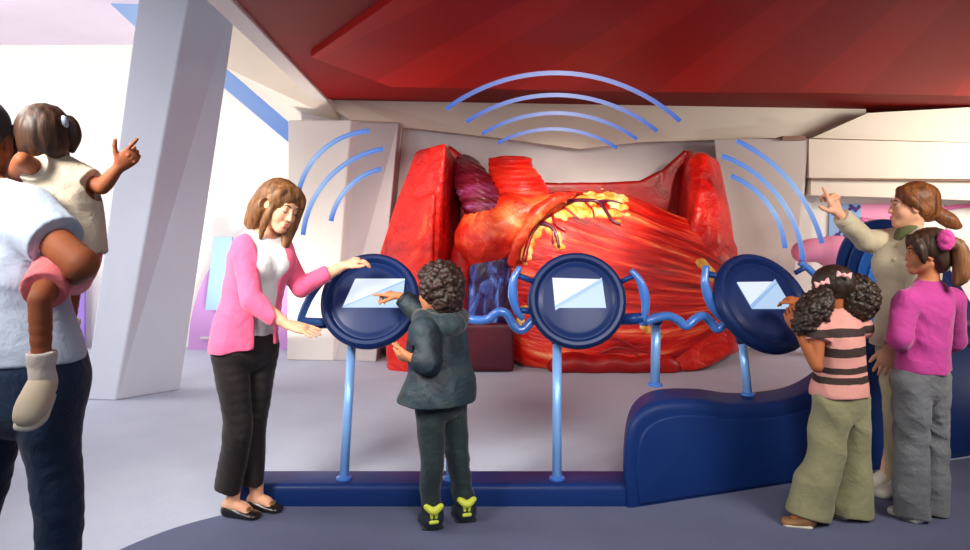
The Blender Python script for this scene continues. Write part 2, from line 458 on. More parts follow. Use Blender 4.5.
def feet(J, fs):
    """bring the bare feet inside the shoes; fs: heel and toe on the floor"""
    for k, (h, t) in fs.items():
        d = nrm(t-h); L = np.linalg.norm(t-h); J['ank'+k] = V(h[0]+d[0]*.062, h[1]+d[1]*.062, J['ank'+k][2]); J['toe'+k] = h+d*(L-.062)+V(0,0,.030)
    return fs
MT = {}
SKIN = dict(sss=.12, rough=.62, spec=.28, var=.05, scale=14)
MT['skin_light'] = mat('skin_light', rgb(236,176,142), **SKIN)
MT['skin_tan'] = mat('skin_tan', rgb(204,134,92), **SKIN)
MT['skin_brown'] = mat('skin_brown', rgb(164,94,54), **SKIN)
MT['skin_deep'] = mat('skin_deep', rgb(150,84,52), **SKIN)
MT['eye_white'] = mat('eye_white', rgb(235,230,225), rough=.2, var=0)
MT['iris'] = mat('iris', rgb(50,30,20), rough=.15, var=0)
MT['lash'] = mat('lash', rgb(38,22,16), rough=.6, var=0)
MT['brow_brown'] = mat('brow_brown', rgb(70,44,28), rough=.7, var=0)
MT['lip'] = mat('lip', rgb(190,82,82), rough=.35, var=.05)
def hairmat(name, dark, light, rough=.52, scale=60, st=(1,1,.08)):
    t = NT(name); f = t.noise(scale, 5, t.mapping(st), .4)
    t.l(t.ramp(f, [(.3, dark), (.52, mul(tuple((a+b)/2 for a, b in zip(dark, light)), 1)), (.72, light)]), t.b.inputs['Base Color'])
    t.set(Roughness=rough); t.bump(f, .5, .006); return t.m
MT['hair_brown'] = hairmat('hair_brown', rgb(70,42,22), rgb(150,100,55))
MT['hair_auburn'] = hairmat('hair_auburn', rgb(74,38,18), rgb(170,102,48))
MT['hair_dark'] = hairmat('hair_dark', rgb(30,17,11), rgb(78,48,30))
MT['hair_curly'] = hairmat('hair_curly', rgb(24,13,9), rgb(62,38,27), .5, 40, (1,1,1))
MT['hair_black'] = hairmat('hair_black', rgb(20,13,10), rgb(62,42,30), .5, 40, (1,1,1))
def cloth(name, c, rough=.8, var=.10, scale=7, bump=.35, bscale=16, bdist=.02, sheen=.15, stretch=(1,1,1)):
    return mat(name, c, rough, var, scale, bump, bscale, bdist, 0, sheen, 0, stretch, .3)
# ------------------------------------------------------------------ camera, world
cam = bpy.data.cameras.new('camera'); co = bpy.data.objects.new('camera', cam); COL.objects.link(co)
cam.sensor_width = 36; cam.lens = FPX/970*36; cam.shift_y = -(275-HY)/970; cam.clip_start = .05
co.location = (0, 0, CAMZ); co.rotation_euler = (math.pi/2, 0, 0); SC.camera = co
SC.view_settings.view_transform = 'Standard'; SC.view_settings.look = 'None'; SC.view_settings.exposure = 0; SC.view_settings.gamma = 1; SC.view_settings.use_curve_mapping = False
w = bpy.data.worlds.new('world'); SC.world = w; w.use_nodes = True
w.node_tree.nodes['Background'].inputs[0].default_value = (.80, .84, 1.0, 1); w.node_tree.nodes['Background'].inputs[1].default_value = .27

# ------------------------------------------------------------------ setting
def plaster(name, c, var=.03): return mat(name, c, .75, var, 1.6, .06, 60, .004, spec=.25)
MT['wall_white'] = plaster('wall_white', rgb(243,239,232))
MT['wall_cream'] = plaster('wall_cream', rgb(238,228,212))
MT['wall_grey'] = plaster('wall_grey', rgb(222,216,218), .05)
MT['wall_shade'] = plaster('wall_shade', rgb(178,170,170), .05)  # buttress side's shade put into a darker grey plaster
MT['column_grey'] = plaster('column_grey', rgb(214,216,226), .04)
MT['trim_grey'] = plaster('trim_grey', rgb(212,205,199))
MT['lilac'] = plaster('lilac', rgb(196,146,204)); MT['pale_lilac'] = plaster('pale_lilac', rgb(232,220,236))
MT['violet'] = plaster('violet', rgb(160,130,214))
MT['pink_paint'] = plaster('pink_paint', rgb(242,160,196)); MT['deep_pink'] = plaster('deep_pink', rgb(228,120,172))
MT['panel_blue'] = plaster('panel_blue', rgb(150,184,228)); MT['line_brown'] = plaster('line_brown', rgb(150,120,104))
MT['mark_purple'] = plaster('mark_purple', rgb(84,62,132))
MT['sky_glass'] = emis('sky_glass', rgb(112,150,222), .85, rgb(176,202,240), 0)
def carpet(name, c1, c2):
    t = NT(name); f = t.noise(3, 6); g = t.noise(420, 2)
    a = t.ramp(f, [(.3, c1), (.7, c2)]); t.l(t.mix(.35, a, t.ramp(g, [(.3, mul(c1, .7)), (.7, mul(c2, 1.3))])), t.b.inputs['Base Color'])
    t.set(Roughness=.9); t.b.inputs['Specular IOR Level'].default_value = .15; t.bump(g, .25, .004); return t.m
MT['carpet_grey'] = carpet('carpet_grey', rgb(172,180,197), rgb(184,191,207))
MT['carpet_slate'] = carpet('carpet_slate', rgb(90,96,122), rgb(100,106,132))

def structure(o): o['kind'] = 'structure'; return o
structure(box('floor', (-11,-2.5,-.12), (11,16,0), MT['carpet_grey']))
# shade on the front floor, put into a darker carpet with a curved edge
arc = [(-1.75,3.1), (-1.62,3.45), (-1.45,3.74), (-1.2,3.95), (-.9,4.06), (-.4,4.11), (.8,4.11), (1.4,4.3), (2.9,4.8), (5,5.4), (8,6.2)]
shade_zone = [tuple(p) for p in catmull([V(*p) for p in arc], 5)]+[(8,-2.4), (-1.75,-2.4)]
o = structure(solid('floor_walkway', [V(x, y, .001) for x, y in shade_zone], (0,0,.003), MT['carpet_slate']))

# back wall, slightly oblique
BA, BB = V(-1.62,8.42,0), V(6.6,9.82,0)
bn = nrm(V(-(BB-BA)[1], (BB-BA)[0], 0))
def quadwall(name, a, b, z0, z1, off, m): return structure(solid(name, [V(a[0],a[1],z0), V(b[0],b[1],z0), V(b[0],b[1],z1), V(a[0],a[1],z1)], off, m))
quadwall('wall_back', BA-V(.3,.05,0), BB, 0, 3.4, bn*.2, MT['wall_grey'])
quadwall('wall_back_left', V(-9,8.85,0), V(-1.9,8.75,0), 0, 3.9, V(0,.2,0), MT['wall_white'])
quadwall('wall_left', V(-9,3.0,0), V(-9,8.85,0), 0, 3.9, V(-.2,0,0), MT['wall_white'])
structure(box('wall_right', (8.0,2.5,0), (8.2,10.2,3.4), MT['wall_cream']))
# red ceiling with sunk panels
CZ = 2.65
cr = [P(237,0,(CZ-CAMZ)*FPX/212), None]
t = NT('ceiling_red'); sp = t.n('SeparateXYZ'); t.l(t.tc(), sp.inputs[0])
ang = t.math('ARCTAN2', t.math('SUBTRACT', sp.outputs[0], -1.6), t.math('ADD', sp.outputs[1], 4.2))
st = t.math('GREATER_THAN', t.math('SINE', t.math('MULTIPLY', ang, 30)), .25)
t.l(t.mix(t.math('MULTIPLY', st, .9), rgb(158,10,10), rgb(176,22,18)), t.b.inputs['Base Color']); t.set(Roughness=.55); t.b.inputs['Specular IOR Level'].default_value = .08; MT['ceiling_red'] = t.m
MT['red_plain'] = mat('red_plain', rgb(126,8,7), .6, .04, 2, spec=.08)
MT['red_bright'] = mat('red_bright', rgb(186,28,28), .55, .04, 2)
def onz(px, py, z): return P(px, py, (z-CAMZ)*FPX/(HY-py))
e1, e2 = onz(330,101,CZ), onz(970,115,CZ); ed = nrm(e2-e1); e3 = e1+ed*9.6
l0 = onz(237,.5,CZ); l1 = l0+(l0-e1)*.55
rr = V(e3[0], 2.6, CZ)
structure(solid('ceiling', [e1, e3, rr, V(l1[0], l1[1], CZ)], (0,0,.15), MT['red_plain']))
# a lower layer of the ceiling with the ray pattern, its corner pointing left
zb = CZ-.05
lay = [onz(311,57,zb), onz(391,87,zb), onz(640,92,zb), onz(835,93,zb), onz(970,96,zb), onz(1250,98,zb), V(7.5,2.9,zb), V(onz(392,1,zb)[0]+.35,2.9,zb), onz(392,1,zb)]
structure(solid('ceiling_layer', lay, (0,0,.05), MT['ceiling_red']))
# white trim beam along the ceiling's left edge and the fascia behind
dl = nrm((e1-l1)*V(1,1,0)); pn = V(-dl[1], dl[0], 0)
structure(solid('trim_1', [l1+V(0,0,-.03), e1+dl*.25+V(0,0,-.03), e1+dl*.25+pn*.14+V(0,0,-.03), l1+pn*.14+V(0,0,-.03)], (0,0,.35), MT['trim_grey'], bv=.012))
structure(solid('trim_2', [P(318,101,8.36), P(360,125,8.36), P(412,128,8.4), P(500,138,8.55), P(580,149,8.65), P(640,142,8.75), P(810,137,9.0), P(866,113,9.1), P(866,96,9.1), P(318,90,8.36)], bn*.35, MT['wall_cream']))  # cream fascia; glow of the arcs put into its V-shaped lower edge
structure(solid('ceiling_back', [e1+V(0,0,.02), e3+V(0,0,.02), e3+bn*1.2+V(0,0,.02), e1+bn*1.2+V(-.5,0,.02)], (0,0,.1), MT['wall_white']))
# sloping cream ceiling strip and the blue skylight band at the left
structure(solid('ceiling_left_slope', [P(232,-30,7.1), P(342,122,8.45), P(288,121.5,8.7), P(226,68,7.6), P(140,-6,7.0)], (0,.02,.08), MT['wall_cream']))
structure(solid('window_1', [P(289,121,8.72), P(226,67,7.65), P(139,-8,7.05), P(60,-60,7.0), P(98,-8,7.02), P(135,27,7.1), P(224,88,7.7), P(288,142,8.72)], (.02,.05,.02), MT['sky_glass']))
zl = CAMZ+(HY-45)/FPX*8.8
structure(box('ceiling_left', (-9,3.4,zl), (-2.62,8.8,zl+.1), MT['pale_lilac']))
# leaning column in front at the left
base = [P(84,399,6.3), P(115,400,6.28), P(180,388,6.66), V(-2.9,7.0,0)]
for b in base: b[2] = 0
def lean(py, a, b, c):
    return [P(a, py, 6.3), P(b, py, 6.28), P(c, py, 6.66)]
tp = lean(-30, 142, 194, 240)
zt = tp[1][2]
tp = [V(p[0], p[1], zt) for p in tp]; tp.append(tp[0]+tp[2]-tp[1])
base[3] = base[0]+base[2]-base[1]
bm = bmesh.new(); loft_faces(bm, base, tp); bmesh.ops.recalc_face_normals(bm, faces=bm.faces); bevel(bm, .012, 2)
structure(bm_obj('column', bm, MT['column_grey']))
# buttress left of the heart
bb = [P(287,360,8.0), P(333,358,7.95), P(372,362,8.25), P(300,345,8.7)]
bt = [P(288,121,8.2), P(351,121,8.15), P(404,126,8.4), P(330,110,8.7)]
for b in bb: b[2] = 0
for b in bt: b[2] = 2.42
bm = bmesh.new(); loft_faces(bm, bb, bt); bmesh.ops.recalc_face_normals(bm, faces=bm.faces); bevel(bm, .012, 2)
structure(bm_obj('wall_buttress_left', bm, MT['trim_grey']))
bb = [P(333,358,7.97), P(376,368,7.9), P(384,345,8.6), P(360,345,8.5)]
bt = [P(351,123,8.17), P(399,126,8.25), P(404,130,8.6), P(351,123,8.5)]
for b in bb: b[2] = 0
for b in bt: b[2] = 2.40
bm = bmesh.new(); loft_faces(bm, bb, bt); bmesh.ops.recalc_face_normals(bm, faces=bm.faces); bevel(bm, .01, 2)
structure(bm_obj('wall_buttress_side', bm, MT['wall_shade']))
# buttress right of the heart
bb = [P(734,348,8.62), P(786,348,8.62), P(812,345,8.9), P(745,345,8.9)]
bt = [P(714,138,8.62), P(809,138,8.62), P(812,138,8.9), P(714,138,8.9)]
for b in bb: b[2] = 0
for b in bt: b[2] = 2.27
bm = bmesh.new(); loft_faces(bm, bb, bt); bmesh.ops.recalc_face_normals(bm, faces=bm.faces); bevel(bm, .01, 2)
structure(bm_obj('wall_buttress_right', bm, MT['trim_grey']))
structure(solid('trim_3', [P(783,136,8.54), P(806,136,8.54), P(806,140,8.54), P(783,140,8.54)], (0,.2,0), MT['line_brown']))
# cream bulkhead at the right and the ledge under it
structure(solid('wall_bulkhead_right', [P(809,139,8.6), P(1100,146,8.6), P(1100,180,8.6), P(809,178,8.6)], (0,.5,0), MT['wall_cream']))
structure(solid('trim_4', [P(811,178.4,8.57), P(1100,181,8.57), P(1100,182.4,8.57), P(811,179.6,8.57)], (0,.3,0), MT['line_brown']))
structure(solid('trim_5', [P(811,180,8.64), P(1100,183,8.64), P(1100,204,8.64), P(811,195,8.64)], (0,.3,0), MT['wall_cream']))
structure(solid('wall_upper_right', [P(812,138,8.75), P(1100,146,8.75), P(1100,100,8.75), P(868,113,8.75)], (0,.1,0), MT['wall_cream']))
# ---- things on the far walls
def decal(name, pts, off, m, parent=None): return solid(name, pts, off, m, parent)
t = empty('wall_mural', P(262,352,8.55), 'lilac dome mural on the white wall behind the woman in the pink cardigan', 'mural')
dome = [P(262+74*math.cos(a), 352-118*math.sin(a), 8.6) for a in np.linspace(0, math.pi, 40)]
decal('dome', dome, (0,.04,0), MT['lilac'], t)
decal('floor_band', [P(288,352,8.56), P(288,346,8.56), P(343,322,8.56), P(343,352,8.56)], (0,.03,0), MT['pale_lilac'], t)
decal('caption_line', [P(200,337,8.57), P(222,337,8.57), P(222,339.2,8.57), P(200,339.2,8.57)], (0,.03,0), MT['trim_grey'], t)
tag(decal('wall_panel', [P(205,310,8.5), P(214,237,8.5), P(232,237,8.5), P(232,310,8.5)], (0,.04,0), MT['panel_blue']), 'pale blue upright wall panel behind the woman in the pink cardigan', 'panel')
tag(decal('wall_mural', [P(60,362,8.6), P(60,280,8.6), P(84,262,8.6), P(84,362,8.6)], (0,.05,0), MT['violet']), 'violet wall graphic seen beside the leaning column, behind the carried child', 'mural')
# right-hand mural
t = empty('wall_mural', P(880,345,8.9), 'white wall mural with pink forms behind the pointing woman at the right', 'mural')
YM = 8.95
decal('board', [P(800,352,YM), P(800,190,YM), P(1060,190,YM), P(1060,352,YM)], (0,.04,0), MT['wall_white'], t)
decal('blue_board', [P(828,262,YM-.03), P(830,204,YM-.03), P(861,204,YM-.03), P(861,265,YM-.03)], (0,.03,0), MT['panel_blue'], t)
decal('pink_band', [P(861,204,YM-.03), P(925,204,YM-.03), P(925,216,YM-.03), P(890,222,YM-.03), P(861,217,YM-.03)], (0,.03,0), MT['pink_paint'], t)
sweep('pink_stroke', catmull([P(861,219,YM-.04), P(885,225,YM-.04), P(925,212,YM-.04), P(975,205,YM-.04), P(1050,202,YM-.04)], 8), .022, MT['deep_pink'], t, 8, .4)
for pts in ([(833,214), (839,209), (845,213), (852,208), (857,211)], [(834,240), (838,234), (842,241), (846,235), (851,240), (856,236)], [(850,205), (856,209), (860,206)]):
    sweep('squiggle', catmull([P(x, y, YM-.04) for x, y in pts], 6), .017, MT['mark_purple'], t, 6, .5)
for px, py in ((836,246), (841,229), (847,243), (853,231)):
    sweep('squiggle', catmull([P(px-2, py-3, YM-.04), P(px+1, py, YM-.04), P(px-1, py+4, YM-.04)], 4), .013, MT['mark_purple'], t, 6, .5)
for px in (945, 1000): decal('seam', [P(px,204,YM-.02), P(px+1.2,204,YM-.02), P(px+12,350,YM-.02), P(px+10.5,350,YM-.02)], (0,.02,0), MT['trim_grey'], t)
f = SDF(.014)
f.tube([P(802,252,8.12), P(815,250,8.12), P(846,249,8.12)], [.105,.12,.12], None, .05); f.tube([P(835,252,8.12), P(836,290,8.12), P(836,356,8.12)], [.12,.11,.13], None, .12); f.cut(V(3,8.7,0), (0,0,-1))
tag(f.build('pink_relief', MT['pink_paint']), 'rounded pink mushroom shaped relief standing before the mural, above the third console', 'sculpture')

# ------------------------------------------------------------------ drawn sound waves, built as free glowing tubes with no hangers
CW = (.50, .68, 1.0, 1)
MT['arc_light'] = emis('arc_light', rgb(66,108,204), .80, rgb(196,204,252), 0)
MT['arc_light_side'] = emis('arc_light_side', rgb(80,126,212), .85, rgb(164,198,244), 2)
AY = 5.55
top = [('outermost', (446,109), (563,73), (680,121), .024, 'longest'), ('second', (466,122), (560,95), (657,131), .022, ''), ('third', (482,134), (558,113), (637,139), .020, ''), ('lowest', (498,143), (557,129), (617,148), .019, '')]
names = ['longest and highest of the arched blue light strips over the heart', 'second highest arched blue light strip over the heart', 'third arched blue light strip over the heart, counted from the top', 'shortest and lowest of the arched blue light strips over the heart']
def arc3(a, m, b, n=24):
    a, m, b = (np.asarray(p, float) for p in (a, m, b))
    A = np.array([[2*(m-a)[0], 2*(m-a)[1]], [2*(b-a)[0], 2*(b-a)[1]]]); r = np.array([(m*m-a*a).sum(), (b*b-a*a).sum()])
    c = np.linalg.solve(A, r); R = np.linalg.norm(a-c)
    t0, t1, t2 = (math.atan2(*(p-c)[::-1]) for p in (a, m, b))
    if abs(t2-t0) > math.pi: t2 += 2*math.pi*(1 if t2 < t0 else -1)
    return [c+R*V(math.cos(q), math.sin(q)) for q in np.linspace(t0, t2, n)]
for (nm, a, m, b, r, x), lb in zip(top, names):
    pts = [P(p[0], p[1], AY) for p in arc3(a, m, b)]
    tag(sweep('hanging_light_arc', pts, r*.66, MT['arc_light'], None, 10, 1.0), lb, 'light', 'blue light arcs over the heart')
left = [((304,173), (331,144), (369,131)), ((303,235), (327,180), (383,149)), ((331,221), (346,190), (381,169))]
names = ['outer blue light arc beside the woman\'s head, on the left pillar', 'longest blue light arc at the left, middle of its three', 'short inner blue light arc beside the left side of the heart']
left[0] = ((299,190), (328,146), (369,131))
for (a, m, b), lb in zip(left, names):
    pts = [P(p[0], p[1], 5.9) for p in arc3(a, m, b)]
    tag(sweep('hanging_light_arc', pts, .0185, MT['arc_light_side'], None, 10, 1.0), lb, 'light', 'blue light arcs left of the heart')
right = [((737,141), (792,184), (822,243)), ((722,156), (778,196), (803,261)), ((731,176), (768,204), (785,248))]
names = ['outer blue light arc at the right, nearest the pointing hand', 'middle blue light arc at the right, ending above the third console', 'short inner blue light arc beside the right side of the heart']
for (a, m, b), lb in zip(right, names):
    pts = [P(p[0], p[1], 5.9) for p in arc3(a, m, b)]
    tag(sweep('hanging_light_arc', pts, .0185, MT['arc_light_side'], None, 10, 1.0), lb, 'light', 'blue light arcs right of the heart')

# ------------------------------------------------------------------ blue platform, wave, consoles
def blue(name, c, rough=.5, coat=.03): return mat(name, c, rough, .06, 3, 0, coat=coat, spec=.2)
MT['navy'] = blue('navy', rgb(14,42,98)); MT['navy_deep'] = blue('navy_deep', rgb(8,22,58)); MT['navy_mid'] = blue('navy_mid', rgb(13,42,98))
MT['blue_mid'] = blue('blue_mid', rgb(36,92,170)); MT['blue_bright'] = blue('blue_bright', rgb(60,124,206))
MT['blue_tube'] = mat('blue_tube', rgb(62,112,190), .28, .05, 5, 0, coat=.5)
MT['blue_metal'] = mat('blue_metal', rgb(130,180,240), .3, .04, 5, metallic=.25)
MT['housing'] = blue('housing', rgb(15,36,84), .45, .05); MT['housing_rim'] = blue('housing_rim', rgb(22,52,112), .35, .1)
plat = empty('exhibit_platform', (0,4.2,0), 'long low dark blue curb swelling into a rounded bench at the right', 'platform')
YF = 4.01
solid('curb', [V(-1.25,YF,-.04), V(.80,YF,-.04), V(.80,YF,.112), V(-1.25,YF,.112)], (0,.24,0), MT['navy'], plat, .03, 4, True)
# swelling bench, front plane runs obliquely back to the right
S0 = V(.68,3.97,0); SD = nrm(V(2.2,.86,0)); SN = V(-SD[1], SD[0], 0)
def front(px, py, off=0.0):
    """point of the bench's front plane seen at that place"""
    k = (px-CX)/FPX; a = S0+SN*off
    # solve (a+SD*s).x = k*(a+SD*s).y
    s = (k*a[1]-a[0])/(SD[0]-k*SD[1]); p = a+SD*s
    return V(p[0], p[1], CAMZ-(py-HY)/FPX*p[1])
prof = catmull([V(626,500), V(623,468), V(628,430), V(640,411), V(662,402), V(700,401), V(733,405), V(765,404), V(800,397), V(830,378), V(858,345), V(884,330), V(940,322), V(1010,330)], 6)
pts = [front(x, y) for x, y in prof]
pts = [V(p[0], p[1], max(p[2], 0)) for p in pts]; a, b = pts[0].copy(), pts[-1].copy(); a[2] = -.06; b[2] = -.06
solid('bench', [a]+pts[1:]+[b], V(.06,.34,0), MT['navy'], plat, .05, 5, True)
ip = catmull([V(640,500), V(637,470), V(641,440), V(652,424), V(672,416), V(700,415), V(733,419), V(765,418), V(803,411), V(835,394), V(866,362), V(900,346), V(990,346)], 6)
pts = [front(x, y, -.012) for x, y in ip]; pts = [V(p[0], p[1], max(p[2], .015)) for p in pts]; b = pts[-1].copy(); b[2] = .015; pts[0][2] = .015
solid('front_panel', pts+[b], SN*.05, MT['navy_mid'], plat, .012, 3, True)
wave = empty('wave_sculpture', front(900,460,.2), 'tall dark blue wave shaped screen with banded edge behind the pointing woman', 'sculpture')
outs = [[(834,420), (834,330), (834,285), (838,255), (850,233), (872,221), (898,221), (920,234), (945,262), (972,305), (1000,360), (1030,470)],
        [(845,420), (845,330), (846,285), (849,258), (860,238), (880,228), (900,230), (918,243), (941,270), (966,310), (992,362), (1020,470)],
        [(856,420), (856,330), (857,288), (860,263), (870,246), (886,237), (900,239), (914,251), (936,277), (960,315), (985,364), (1010,470)],
        [(866,420), (866,330), (867,292), (870,270), (878,255), (890,248), (900,250), (911,260), (930,284), (954,320), (978,366), (1000,470)],
        [(880,420), (881,330), (882,298), (885,280), (890,268), (896,264), (902,267), (911,276), (926,294), (948,326), (970,368), (990,470)]]
for i, (ol, mk) in enumerate(zip(outs, ('navy_mid', 'navy', 'blue_mid', 'blue_bright', 'navy_deep'))):
    off = .46-.03*i
    pp = [front(x, y, off) for x, y in catmull([V(*q) for q in ol], 6)]; a, b = pp[0].copy(), pp[-1].copy(); a[2] = b[2] = 0
    solid('band', [a]+pp+[b], V(.14,.32,0) if i == 0 else V(.01,.05,0), MT[mk], wave, .012, 3, True)

MT['screen_a'] = emis('screen_a', rgb(228,240,253), .86); MT['screen_b'] = emis('screen_b', rgb(182,212,246), .84); MT['screen_c'] = emis('screen_c', rgb(150,192,240), .8)  # diagonal glare on the screens put into these tones
def on_plane(px, py, c, n):
    d = V((px-CX)/FPX, 1, -(py-HY)/FPX); o = V(0,0,CAMZ); return o+d*(np.dot(c-o, n)/np.dot(d, n))
def console(label, c, n, r, quad, split, pole, handles):
    n = nrm(n); t = empty('touchscreen_console', (pole[0][0], pole[0][1], 0), label, 'touchscreen', 'round touchscreen consoles along the platform')
    k = r/.25
    hs = lathe('housing', [(.001,-.115*k), (.10*k,-.112*k), (.17*k,-.098*k), (.222*k,-.062*k), (.246*k,-.03*k), (.25*k,-.008*k), (.246*k,.01*k), (.232*k,.022*k), (.216*k,.022*k), (.206*k,.012*k), (.2*k,.0), (.192*k,.0), (.18*k,.008*k), (.165*k,.010*k), (.001,.010*k)], c, n, MT['housing'], t)
    q = [on_plane(x, y, c+n*.0115*k, n) for x, y in quad]
    me = bpy.data.meshes.new('screen')
    bm = bmesh.new(); vs = [bm.verts.new(tuple(p+n*.006)) for p in q]; vb = [bm.verts.new(tuple(p)) for p in q]
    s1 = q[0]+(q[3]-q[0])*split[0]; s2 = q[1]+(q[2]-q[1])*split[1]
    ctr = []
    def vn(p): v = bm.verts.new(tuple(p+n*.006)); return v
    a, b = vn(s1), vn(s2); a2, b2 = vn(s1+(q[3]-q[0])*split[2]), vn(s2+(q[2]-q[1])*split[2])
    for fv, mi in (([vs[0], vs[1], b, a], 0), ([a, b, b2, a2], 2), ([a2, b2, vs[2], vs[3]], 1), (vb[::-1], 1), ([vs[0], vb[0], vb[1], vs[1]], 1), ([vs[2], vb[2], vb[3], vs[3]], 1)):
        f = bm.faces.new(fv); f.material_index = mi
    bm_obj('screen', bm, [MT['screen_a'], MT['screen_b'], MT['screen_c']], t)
    sweep('pole', [pole[0], pole[1]], .024, MT['blue_metal'], t, 16)
    f = SDF(.004); f.seg(pole[1]-V(0,0,.01), c-n*.07, .034, .05, k=.01); f.build('pole_mount', MT['housing'], t)
    lathe('base_collar', [(.001,0), (.040,0), (.040,.010), (.028,.018), (.001,.018)], pole[0]+V(0,0,.0), (0,0,1), MT['blue_tube'], t, 24)
    for pts, rad, brs in handles:
        h = sweep('handle', catmull(pts, 6), rad, MT['blue_tube'], t, 12)
        for ba, bb2, br in brs: sweep('bracket', [ba, bb2], br, MT['housing_rim'], h, 10)
    return t
D = 4.2
c1 = P(370,300,D)
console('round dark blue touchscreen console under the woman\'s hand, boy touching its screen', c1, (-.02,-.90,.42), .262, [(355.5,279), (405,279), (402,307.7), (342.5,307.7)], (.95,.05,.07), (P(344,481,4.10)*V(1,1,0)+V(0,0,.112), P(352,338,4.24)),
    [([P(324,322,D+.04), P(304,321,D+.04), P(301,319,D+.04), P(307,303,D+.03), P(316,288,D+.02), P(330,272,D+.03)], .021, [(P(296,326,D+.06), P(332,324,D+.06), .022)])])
c2 = P(577,300,D)
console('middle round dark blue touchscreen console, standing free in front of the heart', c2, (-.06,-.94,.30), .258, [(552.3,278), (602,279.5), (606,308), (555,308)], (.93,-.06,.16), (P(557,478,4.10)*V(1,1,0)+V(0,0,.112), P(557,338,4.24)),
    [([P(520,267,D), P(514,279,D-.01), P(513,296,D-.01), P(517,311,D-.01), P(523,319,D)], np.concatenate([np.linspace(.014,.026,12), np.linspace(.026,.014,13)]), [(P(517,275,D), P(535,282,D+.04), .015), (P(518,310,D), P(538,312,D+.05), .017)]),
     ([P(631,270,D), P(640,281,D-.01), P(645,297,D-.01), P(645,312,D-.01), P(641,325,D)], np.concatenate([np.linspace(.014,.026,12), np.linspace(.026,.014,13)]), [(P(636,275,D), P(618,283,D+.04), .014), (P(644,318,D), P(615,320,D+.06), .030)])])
D3 = 4.42
c3 = P(764,302,D3)
b3 = P(748,401,4.46); b3[2] = front(748,404)[2]
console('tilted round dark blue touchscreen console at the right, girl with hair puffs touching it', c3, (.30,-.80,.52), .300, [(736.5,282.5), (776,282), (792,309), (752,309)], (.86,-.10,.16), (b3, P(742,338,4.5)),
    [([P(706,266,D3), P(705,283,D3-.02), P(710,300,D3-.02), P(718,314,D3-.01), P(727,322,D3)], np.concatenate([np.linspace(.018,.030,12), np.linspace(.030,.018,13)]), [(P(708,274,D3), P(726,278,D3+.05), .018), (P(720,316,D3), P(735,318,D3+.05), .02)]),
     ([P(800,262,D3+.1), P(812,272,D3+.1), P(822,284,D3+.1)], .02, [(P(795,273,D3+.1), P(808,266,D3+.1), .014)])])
def wavy(label, pts, rad, post):
    t = empty('wavy_rail', (post[0][0], post[0][1], 0), label, 'rail', 'wavy blue rails joining the consoles')
    sweep('tube', catmull(pts, 8), rad, MT['blue_tube'], t, 14)
    sweep('post', post, .026, MT['blue_metal'], t, 16)
    lathe('base_collar', [(.001,0), (.042,0), (.042,.010), (.03,.018), (.001,.018)], post[0], (0,0,1), MT['blue_tube'], t, 24)
    lathe('post_cap', [(.001,-.02), (.034,-.02), (.037,0), (.034,.035), (.001,.045)], post[-1], (0,0,1), MT['housing_rim'], t, 24)
p0 = P(451,480,4.10); p0[2] = .112
wavy('wavy blue rail behind the boy, reaching to the middle console', [P(449,322,D+.05), P(462,318,D+.05), P(475,320,D+.05), P(488,319,D+.04), P(498,312,D+.03), P(507,314,D+.03), P(514,326,D+.03), P(522,330,D+.03), P(530,323,D+.04), P(536,316,D+.05)], .023, [p0, P(451,322,4.25)])
p0 = P(655,403,4.42); p0[2] = front(655,402)[2]
wavy('wavy blue rail between the middle and the right console', [P(645,322,D+.03), P(656,318,D+.06), P(668,316,D+.1), P(678,320,D+.12), P(686,326,D+.13), P(695,319,D+.16), P(703,316,D+.2), P(711,322,D+.22), P(717,329,D+.22), P(724,324,D+.22), P(730,314,D+.24)], .024, [p0, P(656,320,4.42)])
# ------------------------------------------------------------------ giant heart
t = NT('heart_muscle')
sp = t.n('SeparateXYZ'); t.l(t.tc(), sp.inputs[0])
ang = t.math('ARCTAN2', sp.outputs[2], t.math('MULTIPLY', sp.outputs[1], -1.0))
cb = t.n('CombineXYZ'); t.l(t.math('MULTIPLY', sp.outputs[0], .55), cb.inputs[0]); t.l(t.math('MULTIPLY', t.math('ADD', ang, t.math('MULTIPLY', sp.outputs[0], .12)), 3.0), cb.inputs[1])
fib = t.noise(2.4, 7, cb.outputs[0], .25, .60); big = t.noise(1.7, 3, cb.outputs[0], .3)
col = t.ramp(fib, [(.33, rgb(96,4,6)), (.44, rgb(168,12,10)), (.52, rgb(210,28,18)), (.60, rgb(234,84,48)), (.70, rgb(253,190,132))])
col = t.mix(t.ramp(big, [(.45, (0,0,0,1)), (.70, (.45,.45,.45,1))]), col, rgb(206,26,18))
t.l(col, t.b.inputs['Base Color']); t.set(Roughness=.3); t.b.inputs['Specular IOR Level'].default_value = .32; t.b.inputs['Coat Weight'].default_value = .06; t.b.inputs['Coat Roughness'].default_value = .2
t.bump(fib, .8, .06); MT['heart_muscle'] = t.m
def flesh(name, stops, scale=3, rough=.32, bump=.8, bs=9, st=(1,1,1), bd=.03, dist=.8):
    t = NT(name); v = t.mapping(st); f = t.noise(scale, 6, v, dist, .6)
    t.l(t.ramp(f, stops), t.b.inputs['Base Color']); t.set(Roughness=rough); t.b.inputs['Specular IOR Level'].default_value = .3; t.b.inputs['Coat Weight'].default_value = .05; t.b.inputs['Coat Roughness'].default_value = .2
    t.bump(t.noise(bs, 6, v, .8), bump, bd); return t.m
MT['atrium'] = flesh('atrium', [(.30, rgb(160,14,10)), (.48, rgb(212,44,24)), (.62, rgb(240,110,56)), (.75, rgb(252,188,120))], 2.6)
MT['slab'] = flesh('slab', [(.30, rgb(128,6,6)), (.45, rgb(184,16,12)), (.62, rgb(214,34,20)), (.78, rgb(236,96,50))], 2.6, .34, 1.0, 6, bd=.05)
